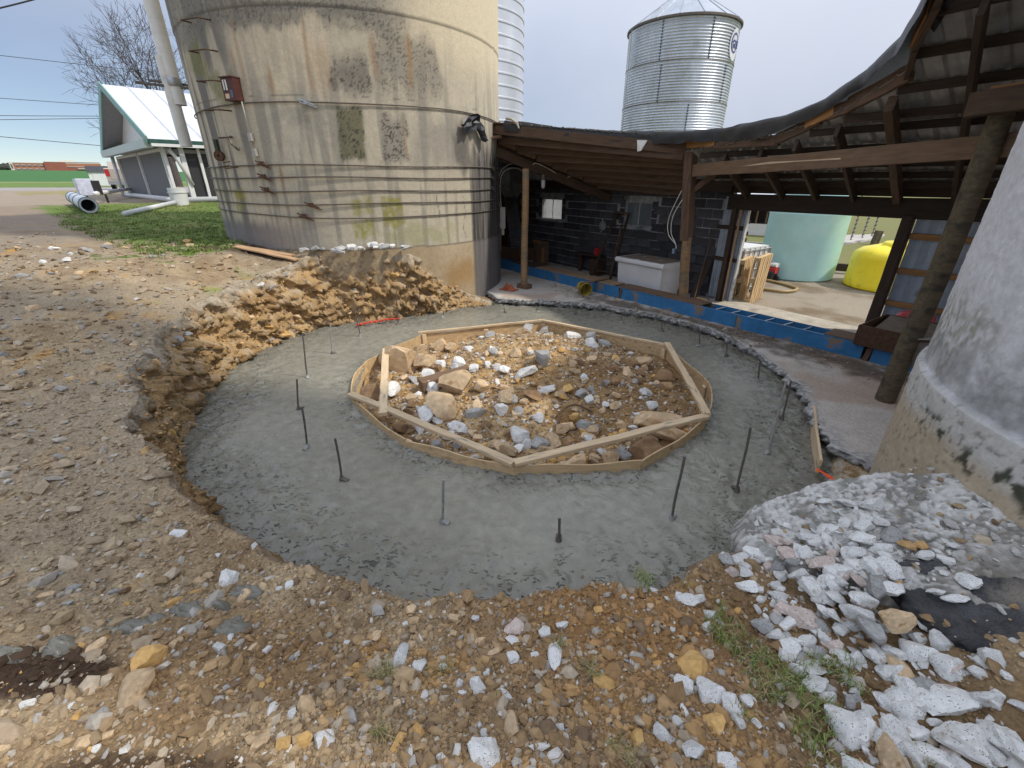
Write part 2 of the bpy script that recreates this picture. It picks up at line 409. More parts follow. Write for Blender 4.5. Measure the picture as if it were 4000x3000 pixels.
tag(npmesh('ground', GV, grid_faces(len(rows), nth, True), gmat, GC), kind='structure')

# =================================================================== POURED RING FOOTING
FORM = [(-2.07,5.0),(-1.14,3.95),(.02,3.46),(1.26,3.53),(2.22,4.35),(2.66,5.35),(2.56,6.8),(.63,8.33),(-1.64,7.6),(-2.26,6.28)]
def poly_r(th, poly, cx, cy):
    th = np.radians(np.asarray(th, float)); best = np.full(th.shape, 1e9); dx, dy = np.cos(th), np.sin(th)
    for i in range(len(poly)):
        (ax, ay), (bx, by) = poly[i], poly[(i+1) % len(poly)]
        ax, ay, bx, by = ax-cx, ay-cy, bx-cx, by-cy; ex, ey = bx-ax, by-ay
        den = dx*ey-dy*ex; den = np.where(abs(den) < 1e-9, 1e-9, den)
        r = (ax*ey-ay*ex)/den; u = (ax*dy-ay*dx)/den
        ok = (r > 0) & (u >= -1e-6) & (u <= 1+1e-6); best = np.where(ok & (r < best), r, best)
    return best
tq = np.arange(-180, 180, .3); rin = poly_r(tq, FORM, CX0, CY0)+.004; rout = r_edge(tq)+.35
K = 74; V = []; C = []
for j in range(K):
    f = j/(K-1); rr = rin+(rout-rin)*f; px, py = CX0+np.cos(np.radians(tq))*rr, CY0+np.sin(np.radians(tq))*rr
    e_out = sst(.95, .15, (r_edge(tq)-rr)+(fbm(px*1.1, py*1.1, 0, 3, 201)-.5)*1.3)
    e_in = sst(.42, .0, (rr-rin)+(fbm(px*2, py*2, 0, 3, 211)-.5)*.5)
    m = np.clip(np.maximum(e_out, e_in*.9), 0, 1)
    zz = (fbm(px*1.3, py*1.3, 0, 3, 221)-.5)*.03+m*((fbm(px*11, py*11, 0, 4, 231)-.55)*.085)+sst(.12, 0., rr-rin)*.035*fbm(px*6, py*6, 0, 3, 241)
    zz = zz+(fbm(px*5, py*2, 0, 3, 245)-.5)*.008
    V.append(np.stack([px, py, zz], -1))
    b = .98+(fbm(px*1.6, py*1.6, 0, 4, 251)-.5)*.34-m*.17
    C.append(np.stack([b, b, m], -1))
def concrete_wet():
    m = bpy.data.materials.new('wet_concrete'); m.use_nodes = True; t = m.node_tree; N = t.nodes.new; K_ = t.links.new
    b = t.nodes['Principled BSDF']; b.inputs['Specular IOR Level'].default_value = .5
    a = N('ShaderNodeAttribute'); a.attribute_name = 'col'; s = N('ShaderNodeSeparateColor'); K_(a.outputs['Color'], s.inputs[0])
    c = N('ShaderNodeTexCoord'); n = N('ShaderNodeTexNoise'); n.inputs['Scale'].default_value = 9; n.inputs['Detail'].default_value = 8; K_(c.outputs['Object'], n.inputs['Vector'])
    mr = N('ShaderNodeMapRange'); mr.inputs['From Min'].default_value = .3; mr.inputs['From Max'].default_value = .7; mr.inputs['To Min'].default_value = .84; mr.inputs['To Max'].default_value = 1.14; K_(n.outputs['Fac'], mr.inputs['Value'])
    q = N('ShaderNodeMath'); q.operation = 'MULTIPLY'; K_(mr.outputs[0], q.inputs[0]); K_(s.outputs[0], q.inputs[1])
    sc = N('ShaderNodeVectorMath'); sc.operation = 'SCALE'; sc.inputs[0].default_value = (.262,.252,.205); K_(q.outputs[0], sc.inputs['Scale'])
    v = N('ShaderNodeTexVoronoi'); v.inputs['Scale'].default_value = 30; mp = N('ShaderNodeMapping'); mp.inputs['Scale'].default_value = (.5,1.35,1); mp.inputs['Rotation'].default_value = (0,0,.6)
    n4 = N('ShaderNodeTexNoise'); n4.inputs['Scale'].default_value = 14; K_(c.outputs['Object'], n4.inputs['Vector'])
    va = N('ShaderNodeVectorMath'); va.operation = 'MULTIPLY_ADD'; K_(n4.outputs['Color'], va.inputs[0]); va.inputs[1].default_value = (.12,.12,0); K_(c.outputs['Object'], va.inputs[2])
    K_(va.outputs[0], mp.inputs['Vector']); K_(mp.outputs[0], v.inputs['Vector'])
    pr = N('ShaderNodeMapRange'); pr.inputs['From Min'].default_value = .34; pr.inputs['From Max'].default_value = .16; K_(v.outputs['Distance'], pr.inputs['Value'])
    n5 = N('ShaderNodeTexNoise'); n5.inputs['Scale'].default_value = 6; n5.inputs['Detail'].default_value = 3; K_(c.outputs['Object'], n5.inputs['Vector'])
    r5 = N('ShaderNodeMapRange'); r5.inputs['From Min'].default_value = .42; r5.inputs['From Max'].default_value = .54; K_(n5.outputs['Fac'], r5.inputs['Value'])
    m1 = N('ShaderNodeMath'); m1.operation = 'MULTIPLY'; K_(pr.outputs[0], m1.inputs[0]); K_(s.outputs[2], m1.inputs[1])
    m2 = N('ShaderNodeMath'); m2.operation = 'MULTIPLY'; K_(m1.outputs[0], m2.inputs[0]); K_(r5.outputs[0], m2.inputs[1])
    mx = N('ShaderNodeMix'); mx.data_type = 'RGBA'; K_(m2.outputs[0], mx.inputs['Factor']); K_(sc.outputs[0], mx.inputs['A']); mx.inputs['B'].default_value = (.075,.078,.07,1)
    K_(mx.outputs['Result'], b.inputs['Base Color'])
    rr = N('ShaderNodeMapRange'); rr.inputs['From Min'].default_value = .35; rr.inputs['From Max'].default_value = .7; rr.inputs['To Min'].default_value = .2; rr.inputs['To Max'].default_value = .42; K_(n5.outputs['Fac'], rr.inputs['Value']); K_(rr.outputs[0], b.inputs['Roughness'])
    # trowel sweeps + pits
    wv = N('ShaderNodeTexNoise'); wv.inputs['Scale'].default_value = 2.6; wv.inputs['Detail'].default_value = 2; wv.inputs['Distortion'].default_value = 2.4; K_(c.outputs['Object'], wv.inputs['Vector'])
    nf = N('ShaderNodeTexNoise'); nf.inputs['Scale'].default_value = 90; nf.inputs['Detail'].default_value = 4; K_(c.outputs['Object'], nf.inputs['Vector'])
    h1 = N('ShaderNodeMath'); h1.operation = 'MULTIPLY_ADD'; K_(nf.outputs['Fac'], h1.inputs[0]); h1.inputs[1].default_value = .12; K_(wv.outputs['Fac'], h1.inputs[2])
    h2 = N('ShaderNodeMath'); h2.operation = 'MULTIPLY_ADD'; K_(m2.outputs[0], h2.inputs[0]); h2.inputs[1].default_value = -1.2; K_(h1.outputs[0], h2.inputs[2])
    bp = N('ShaderNodeBump'); bp.inputs['Strength'].default_value = .7; bp.inputs['Distance'].default_value = .03; K_(h2.outputs[0], bp.inputs['Height']); K_(bp.outputs[0], b.inputs['Normal'])
    return m
WET = concrete_wet(); MATS['wet_concrete'] = WET
tag(npmesh('ring_footing', np.concatenate(V), grid_faces(K, len(tq), True), WET, np.concatenate(C)),
    'wide ring of freshly poured wet grey concrete around the wooden form', 'footing')

# =================================================================== EARTH MOUND INSIDE THE FORM
def mound_z(x, y):
    x = np.asarray(x, float); y = np.asarray(y, float)
    g = np.exp(-(((x-.45)/1.35)**2+((y-6.35)/1.25)**2))
    return -.15+.5*g+(fbm(x*2, y*2, 0, 4, 301)-.5)*.16+(fbm(x*11, y*11, 0, 3, 311)-.5)*.05
tq2 = np.arange(-180, 180, 1.2); rin2 = poly_r(tq2, FORM, CX0, CY0)+.0
V = []; C = []
for j in range(90):
    f = j/89; rr = rin2*f*.999; px, py = CX0+np.cos(np.radians(tq2))*rr, CY0+np.sin(np.radians(tq2))*rr
    V.append(np.stack([px, py, mound_z(px, py)], -1))
    n = fbm(px*3, py*3, 0, 4, 321); n2 = fbm(px*15, py*15, 0, 3, 331)
    c = lerp((.26,.145,.055), (.52,.36,.18), sst(.3, .7, n*.5+n2*.5))
    c = lerp(c, (.16,.085,.035), sst(.2, 1.4, px)*.5); C.append(c)  # right side coloured darker, painting in the shade there
tag(npmesh('earth_mound', np.concatenate(V), grid_faces(90, len(tq2), True), gmat, np.concatenate(C)), kind='structure')

# =================================================================== SLABS
def patch(name, poly, zf, thick, colf, m, ns=220, nk=28, jag=.05, seed=0, side=(.45,.44,.42), freq=4.):
    P = np.array(poly, float); L_ = np.hypot(*(np.roll(P, -1, 0)-P).T); cum = np.concatenate([[0], np.cumsum(L_)])
    u = np.linspace(0, cum[-1], ns, endpoint=False); Pc = np.vstack([P, P[:1]])
    ox, oy = np.interp(u, cum, Pc[:,0]), np.interp(u, cum, Pc[:,1]); cx, cy = P.mean(0)
    d = np.hypot(ox-cx, oy-cy); k = 1+((fbm(ox*freq, oy*freq, 0, 4, 401+seed)-.5)*2*jag)/d
    ox, oy = cx+(ox-cx)*k, cy+(oy-cy)*k
    V = []; C = []
    for f in np.linspace(0, 1, nk):
        g = 1-(1-f)**1.4; x, y = cx+(ox-cx)*g, cy+(oy-cy)*g; V.append(np.stack([x, y, zf(x, y)], -1)); C.append(colf(x, y))
    for i in range(1, 6):
        e = i/5; j = (fbm(ox*22+i*3.3, oy*22, i*1.7, 3, 411+seed)-.5)*.07
        x, y = ox+(cx-ox)/d*(-.012+j-.03*math.sin(e*3)), oy+(cy-oy)/d*(-.012+j-.03*math.sin(e*3))
        V.append(np.stack([x, y, zf(ox, oy)-thick*e], -1))
        n = fbm(x*45, y*45, i*7., 2, 421); C.append(lerp(np.array(side)*.45, np.array(side)*1.15, sst(.35, .6, n)))
    return npmesh(name, np.concatenate(V), grid_faces(len(V), ns, True), m, np.concatenate(C))
smat = mat('old_concrete', attr=True, var=.3, scale=35, bump=.6, bscale=120, bdist=.006, rough=.92)
# shed floor: ragged edge along the ring, back edge behind the block wall
EDGE = [(-.95,11.3),(-.55,10.6),(-.30,9.9),(.25,9.78),(.78,9.75),(1.4,9.6),(1.96,9.34),(2.79,8.72),(3.47,8.01),(3.85,6.96),(3.88,5.71),(3.62,4.84),(3.45,4.26),(3.30,3.75),(3.5,3.35),(4.2,2.9)]
P = np.array(EDGE); cum = np.concatenate([[0], np.cumsum(np.hypot(*(P[1:]-P[:-1]).T))]); NS = 460
u = np.linspace(0, cum[-1], NS); ex, ey = np.interp(u, cum, P[:,0]), np.interp(u, cum, P[:,1])
tx, ty = np.gradient(ex), np.gradient(ey); ln = np.hypot(tx, ty); nx_, ny_ = -ty/ln, tx/ln   # towards the shed
jg = (fbm(u*2.5, 0, 0, 4, 431)-.5)*.28+(fbm(u*14, 0, 0, 3, 441)-.5)*.07
ex, ey = ex+nx_*jg, ey+ny_*jg
bs = np.interp(u/cum[-1], [0,.25,.6,1], [-13.6,-9.5,-4,3.0]); bx, by = UX*bs+NX*9.6, UY*bs+NY*9.6
V = []; C = []
for i in range(6, 0, -1):
    e = i/6; j = (cells(ex*14, ey*14, np.full(NS, i*.5), 451)[0]-.5)*.07+(fbm(ex*40, ey*40, i*2.3, 2, 452)-.5)*.04
    sh = -.01+j+.015*math.sin(e*3.)-.05*(e > .8)
    x, y = ex-nx_*sh, ey-ny_*sh
    V.append(np.stack([x, y, .15-.135*e+(fbm(x*15, y*15, 0, 2, 461)-.5)*.03*(e > .8)], -1))
    n = fbm(x*45, y*45, i*5., 2, 471); C.append(lerp((.17,.165,.16), (.46,.455,.44), sst(.3, .65, n)))
for f in np.linspace(0, 1, 70)**1.5:
    x, y = ex+(bx-ex)*f, ey+(by-ey)*f; t = NX*x+NY*y
    V.append(np.stack([x, y, .15-.02*sst(.12,0,f)*fbm(x*6, y*6, 0, 2, 475)+(fbm(x*2, y*2, 0, 3, 481)-.5)*.012], -1))
    n = fbm(x*1.2, y*1.2, 0, 4, 491); n2 = fbm(x*7, y*7, 0, 4, 501)
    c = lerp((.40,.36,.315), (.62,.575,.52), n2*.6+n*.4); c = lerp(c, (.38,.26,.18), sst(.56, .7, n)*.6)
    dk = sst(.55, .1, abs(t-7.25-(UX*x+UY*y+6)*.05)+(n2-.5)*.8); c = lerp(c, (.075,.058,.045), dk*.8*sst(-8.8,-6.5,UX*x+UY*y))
    lt = sst(.05, .0, f+ (n2-.5)*.05); c = lerp(c, lerp((.28,.27,.26),(.5,.49,.47),sst(.35,.65,fbm(x*40,y*40,0,2,511))), lt); C.append(c)
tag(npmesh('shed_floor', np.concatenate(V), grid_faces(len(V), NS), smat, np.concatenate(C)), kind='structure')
# broken apron slab in the right foreground and the asphalt beside it
def zap(x, y):
    v, d = cells(x*16, y*16, 0*x, 535); v2, d2 = cells(x*38, y*38, 0*x, 536)
    return .69+.34*np.clip(x-1.5, 0, 1.2)+(fbm(x*4, y*4, 0, 3, 521)-.5)*.05+(v-.5)*.016+(v2-.5)*.014-d*.008
def cap_(x, y):
    n = fbm(x*9, y*9, 0, 4, 541)*.6+.4*cells(x*38, y*38, 0*x, 536)[0]; n2 = fbm(x*2, y*2, 0, 3, 551)
    c = lerp((.20,.19,.165), (.56,.545,.51), sst(.28, .68, n)); c = lerp(c, (.12,.115,.075), sst(.60, .7, n2)*.7)
    return lerp(c, (.20,.175,.14), sst(1.75, 1.45, y)*sst(1.9, 2.2, x)*.7)
tag(patch('apron_slab', [(1.44,1.98),(1.52,2.2),(1.9,2.26),(2.28,2.24),(2.55,2.05),(2.75,1.75),(3.0,1.2),(3.0,.8),(2.5,.95),(2.0,1.5),(1.6,1.72)], zap, .28, cap_, smat, ns=420, nk=64, jag=.09, seed=3, side=(.52,.5,.46)),
    'crumbling pale concrete apron slab broken off at the pit edge below the grey silo', 'slab')
def zas(x, y): return .70+.34*np.clip(x-1.5, 0, 1.2)-.03*sst(.10,.02,np.abs(fbm(x*3,y*3,0,3,577)-.5))+(cells(x*40,y*40,0*x,578)[0]-.5)*.012+(fbm(x*7, y*7, 0, 4, 561)-.5)*.03
def cas(x, y): return lerp(lerp((.03,.03,.032), (.10,.10,.10), fbm(x*12, y*12, 0, 4, 571)), (.24,.21,.17), sst(.52,.66,fbm(x*4,y*4,0,4,575))*.8)
amat = mat('asphalt', attr=True, var=.5, scale=160, bump=1., bscale=180, bdist=.004, rough=.9)
tag(patch('asphalt_patch', [(1.92,1.6),(2.12,1.54),(2.45,1.32),(2.6,1.0),(2.3,.86),(2.05,1.08),(1.88,1.34)], zas, .1, cas, amat, ns=300, nk=50, jag=.1, seed=9, side=(.05,.05,.05)),
    'cracked black asphalt patch among the white rubble', 'asphalt')
ROCKS={
 'w':[(1.53,1.58,0.11,0.11),(1.69,1.47,0.18,0.14),(1.62,1.41,0.15,0.10),(1.76,1.22,0.13,0.12),(1.87,1.25,0.10,0.09),(1.81,1.15,0.11,0.16),(1.61,1.15,0.09,0.06),(1.29,0.95,0.15,0.18),(1.56,1.02,0.17,0.16),(1.71,1.03,0.34,0.14),(1.52,0.94,0.16,0.11),(1.50,0.86,0.22,0.12),(1.64,0.87,0.24,0.23),(1.75,0.86,0.16,0.23),(1.22,0.83,0.18,0.08),(1.41,0.95,0.07,0.07),(1.30,1.09,0.08,0.09),(1.28,1.30,0.10,0.10),(1.34,1.35,0.08,0.06),(0.82,1.09,0.11,0.14),(0.88,1.03,0.09,0.10),(0.72,1.13,0.09,0.09),(0.94,1.05,0.05,0.06),(0.97,1.06,0.03,0.05),(0.88,0.98,0.05,0.06),(0.95,1.61,0.15,0.07),(1.71,1.64,0.11,0.10),(1.89,1.58,0.13,0.12),(1.77,1.65,0.09,0.08),(1.84,1.62,0.12,0.11),(1.82,1.72,0.16,0.10),(1.51,1.66,0.11,0.06),(1.63,1.58,0.11,0.08),(1.52,1.47,0.04,0.09),(1.54,1.43,0.05,0.09),(1.46,1.40,0.08,0.07),(2.06,1.61,0.09,0.07),(2.13,1.58,0.09,0.07),(2.12,1.45,0.08,0.09),(2.02,1.39,0.16,0.06),(1.99,1.91,0.07,0.08),(2.04,1.87,0.08,0.09),(1.98,2.04,0.11,0.08),(2.08,1.98,0.14,0.11),(1.91,2.10,0.12,0.06),(1.68,1.87,0.18,0.07),(1.75,1.78,0.06,0.10),(1.59,1.81,0.08,0.08),(1.47,1.72,0.09,0.07),(1.41,1.66,0.07,0.07),(1.48,1.84,0.08,0.07),(1.43,1.90,0.07,0.05),(1.87,1.09,0.06,0.06),(1.74,1.17,0.06,0.04),(1.93,1.06,0.05,0.04),(0.96,1.45,0.06,0.06),(1.01,1.52,0.06,0.06),(1.04,1.48,0.04,0.07),(1.27,1.48,0.03,0.04),(0.68,1.01,0.03,0.06),(0.63,0.96,0.05,0.04),(0.64,0.85,0.09,0.07),(0.74,0.82,0.08,0.07),(0.79,0.82,0.04,0.05),(0.16,1.41,0.07,0.07),(0.25,1.45,0.07,0.06),(0.19,1.27,0.07,0.14),(-0.00,1.26,0.06,0.07),(0.10,1.26,0.05,0.04),(0.01,1.35,0.09,0.06),(-0.50,1.24,0.08,0.17),(-0.40,1.21,0.07,0.08),(-0.14,1.10,0.07,0.08),(-0.03,1.07,0.08,0.05),(0.56,0.91,0.08,0.08),(-0.10,0.89,0.03,0.06),(-0.10,0.82,0.12,0.10),(-0.55,1.08,0.06,0.02),(-0.11,1.19,0.03,0.05),(0.92,1.60,0.13,0.09),(0.89,1.63,0.05,0.05),(0.78,1.68,0.06,0.04),(0.17,0.93,0.05,0.03),(0.29,0.96,0.03,0.03),(0.30,1.01,0.03,0.03),(-0.76,1.32,0.03,0.03),(-0.43,1.36,0.03,0.05),(-0.18,1.48,0.05,0.05),(-0.52,1.43,0.03,0.03),(0.54,1.24,0.02,0.05),(0.79,1.43,0.03,0.05),(-0.24,0.81,0.04,0.04),(-0.35,0.83,0.02,0.06),(-0.30,1.21,0.04,0.04),(-0.20,1.08,0.04,0.03),(0.07,1.05,0.02,0.04),(0.51,0.96,0.03,0.03),(-0.12,0.94,0.03,0.03),(-0.22,1.12,0.03,0.04),(-1.52,1.67,0.10,0.11),(-1.28,1.24,0.07,0.05),(-0.66,0.86,0.07,0.08),(-0.85,0.88,0.04,0.04),(-0.77,0.99,0.03,0.04),(-0.82,0.95,0.04,0.05),(-1.68,1.84,0.04,0.04),(-1.99,1.97,0.12,0.07),(-0.96,1.53,0.04,0.04),(-0.87,1.29,0.03,0.04),(-0.77,1.32,0.02,0.03),(-1.76,0.95,0.05,0.04),(-1.60,0.94,0.03,0.03),(-1.74,1.09,0.02,0.03),(-1.29,1.52,0.05,0.03),(-1.24,1.64,0.04,0.03),(-1.19,1.66,0.05,0.06),(-1.40,0.81,0.03,0.03),(-1.27,1.30,0.04,0.04),(-1.48,1.30,0.03,0.04)],
 'g':[(1.78,1.50,0.15,0.13),(1.63,1.32,0.13,0.14),(2.04,1.77,0.12,0.11),(-0.96,1.22,0.04,0.03),(-1.94,1.51,0.07,0.04),(-2.14,1.51,0.07,0.04),(-2.29,1.60,0.04,0.03),(-1.48,0.92,0.05,0.04),(-1.87,1.15,0.03,0.03),(-0.84,1.15,0.03,0.03),(-2.05,1.40,0.05,0.03),(-1.14,1.06,0.03,0.03),(-1.27,0.99,0.03,0.03)],
 'p':[(1.42,1.47,0.15,0.19),(1.64,1.70,0.13,0.11),(0.03,1.44,0.18,0.12)],
 't':[(1.35,0.85,0.14,0.12),(1.66,1.20,0.08,0.20),(1.74,1.33,0.16,0.16),(-0.47,1.32,0.04,0.07),(-0.28,1.48,0.08,0.05),(-0.64,1.36,0.05,0.06),(-0.00,0.92,0.07,0.10),(0.41,0.98,0.03,0.04),(0.37,0.97,0.03,0.03),(-0.15,1.36,0.05,0.05),(-0.08,1.30,0.09,0.04),(-0.28,1.40,0.04,0.04),(0.72,1.57,0.05,0.04),(-0.49,1.16,0.04,0.05),(-0.50,1.05,0.03,0.04),(-0.45,1.01,0.04,0.04),(-0.51,1.51,0.07,0.06),(-1.43,1.01,0.12,0.15),(-1.75,1.19,0.09,0.07),(-1.62,1.68,0.06,0.05),(-1.38,1.57,0.06,0.08),(-0.87,0.84,0.07,0.08),(-1.45,1.25,0.04,0.03),(-1.45,1.22,0.04,0.05),(-1.45,0.83,0.07,0.05),(-1.40,0.85,0.05,0.04),(-1.15,1.26,0.03,0.05),(-2.20,1.44,0.07,0.05),(-2.17,1.86,0.07,0.06),(-1.70,0.81,0.05,0.03)],
 'o':[(0.78,0.96,0.08,0.10),(0.81,1.22,0.19,0.17),(0.40,1.16,0.16,0.11),(0.46,0.91,0.06,0.08),(-0.41,0.86,0.04,0.10),(-0.55,1.10,0.06,0.04),(-0.35,0.92,0.03,0.04),(0.45,1.55,0.06,0.04),(0.53,1.43,0.04,0.05),(0.30,1.06,0.03,0.03),(-1.49,1.15,0.11,0.15),(-1.02,1.07,0.06,0.04),(-0.98,1.09,0.03,0.03),(-0.79,0.83,0.06,0.07),(-0.73,0.85,0.06,0.07),(-1.82,1.20,0.05,0.03),(-1.77,1.25,0.04,0.04)],
 'b':[(0.89,1.10,0.10,0.06),(0.66,1.07,0.07,0.06),(-0.31,0.92,0.04,0.04),(0.35,1.52,0.09,0.08),(0.27,1.30,0.05,0.04),(0.52,1.31,0.04,0.04),(-0.11,1.47,0.06,0.05),(-0.59,1.30,0.06,0.05)],
}
MOUND_ROCKS={
 't':[(-1.84,6.43,0.60,0.48),(-1.36,6.37,0.34,0.27),(-0.78,5.45,0.41,0.39),(-0.88,4.89,0.38,0.33),(-0.07,5.04,0.21,0.23),(2.04,6.30,0.28,0.24),(1.80,4.61,0.55,0.26),(1.83,4.34,0.46,0.25),(-0.04,3.96,0.19,0.16),(-0.22,4.13,0.18,0.12),(0.47,4.32,0.14,0.30),(0.64,3.82,0.31,0.14),(-1.30,7.11,0.31,0.23),(-1.04,7.08,0.20,0.19),(-1.59,7.11,0.21,0.23),(0.16,7.81,0.26,0.20),(0.61,4.51,0.16,0.16),(1.06,3.92,0.17,0.16),(0.34,4.73,0.15,0.13),(-0.41,5.35,0.22,0.18),(-1.38,5.24,0.16,0.15),(0.86,5.56,0.17,0.12),(1.33,4.57,0.12,0.13),(0.88,4.30,0.16,0.12),(0.65,5.09,0.23,0.11),(0.89,3.94,0.13,0.12),(-0.43,4.95,0.15,0.17),(-1.10,4.35,0.14,0.10),(-0.08,5.24,0.19,0.15),(0.39,4.09,0.17,0.12)],
 'b':[(-1.93,5.39,0.27,0.30),(2.20,5.84,0.32,0.26),(1.50,4.01,0.37,0.26),(-1.31,4.90,0.15,0.11),(0.28,5.06,0.28,0.17),(1.85,6.18,0.18,0.17),(2.19,5.55,0.19,0.15),(-1.34,4.51,0.14,0.16),(0.66,4.30,0.14,0.12),(-0.99,4.26,0.11,0.10),(2.09,4.98,0.15,0.11),(1.42,5.44,0.14,0.12)],
 'w':[(-1.71,5.52,0.19,0.37),(-1.25,5.87,0.20,0.19),(-1.11,5.51,0.19,0.18),(-1.08,4.80,0.22,0.30),(-0.14,4.81,0.15,0.19),(-0.66,4.53,0.26,0.16),(-0.78,6.07,0.21,0.15),(-0.55,5.83,0.14,0.13),(0.19,5.52,0.33,0.15),(1.11,7.66,0.29,0.16),(1.31,6.75,0.20,0.18),(0.09,4.27,0.20,0.20),(0.07,4.04,0.13,0.10),(-0.58,7.53,0.14,0.10),(0.46,5.20,0.24,0.12),(-0.93,4.71,0.15,0.13),(0.31,4.66,0.14,0.13),(-1.30,5.38,0.14,0.12),(-0.73,6.79,0.16,0.11),(-0.23,5.76,0.11,0.13),(1.34,4.93,0.13,0.08),(0.98,5.44,0.11,0.12),(-1.10,6.23,0.15,0.13),(1.82,5.32,0.16,0.12),(-0.32,6.46,0.13,0.09),(1.97,6.79,0.13,0.11),(1.60,4.77,0.15,0.11),(1.19,4.93,0.10,0.08)],
 'g':[(-0.44,4.84,0.27,0.19),(0.44,5.69,0.26,0.28),(-0.40,7.64,0.22,0.20),(0.60,7.92,0.26,0.21),(0.30,7.96,0.23,0.25),(0.29,4.20,0.22,0.17),(0.85,4.54,0.17,0.21),(1.22,3.99,0.15,0.19),(1.54,7.62,0.22,0.24),(1.62,7.22,0.21,0.19),(0.08,4.76,0.12,0.14),(-0.84,4.17,0.13,0.12),(2.07,4.71,0.19,0.13)],
}
REBARS=[(-2.28,8.41,0.05,0.69),(-2.80,7.66,-0.02,0.62),(-2.97,6.74,0.05,0.52),(-2.98,5.80,0.06,0.66),(-2.67,4.81,0.05,0.41),(-2.20,3.97,0.04,0.49),(-1.63,3.40,0.02,0.47),(-0.59,2.83,0.05,0.45),(0.37,2.62,0.00,0.23),(1.35,2.86,0.00,0.64),(2.08,3.24,-0.02,0.67),(2.70,3.86,-0.01,0.82),(3.25,4.58,-0.03,0.51),(3.51,5.66,-0.04,0.29),(3.49,6.64,-0.01,0.24),(3.24,7.12,-0.03,0.28),(2.87,7.99,-0.03,0.17),(2.21,8.50,-0.01,0.12),(1.36,9.07,0.01,0.16),(0.54,9.25,0.00,0.11),(-0.16,9.25,-0.02,0.11),(-1.44,8.90,0.01,0.13)]
SPLATS=[(-1.75,1.33,0.17,0.08),(-1.56,1.44,0.12,0.11),(-1.30,1.36,0.13,0.10),(-1.38,1.61,0.15,0.10),(-1.90,1.19,0.11,0.09),(-1.44,1.49,0.09,0.06),(-2.04,1.14,0.17,0.05),(-1.65,1.37,0.09,0.06)]

# =================================================================== OLD CONCRETE SILO (left)
SX, SY, SR = -3.62, 12.07, 3.30
def silo_wall(name, cx, cy, rf, phis, zs, colf, m, parent):
    ph, zz = np.meshgrid(np.asarray(phis, float), np.asarray(zs, float)); r = rf(ph, zz)
    x = cx+r*np.cos(np.radians(ph)); y = cy+r*np.sin(np.radians(ph))
    V = np.stack([x, y, zz], -1).reshape(-1, 3); C = colf(ph, zz).reshape(-1, 3)
    wrap = abs(phis[-1]-phis[0]) > 355
    return npmesh(name, V, grid_faces(len(zs), len(phis), wrap), m, C, parent=parent)
def bmask(p, z, p0, p1, z0, z1, sp=1.2, sz=.06, k=1., seed=0):
    n = (fbm(p*.35, z*2.2, 0, 4, 601+seed)-.5); pp = p+n*5*k; zz = z+n*.35*k
    return sst(p0-sp, p0+sp, pp)*sst(p1+sp, p1-sp, pp)*sst(z0-sz, z0+sz, zz)*sst(z1+sz, z1-sz, zz)
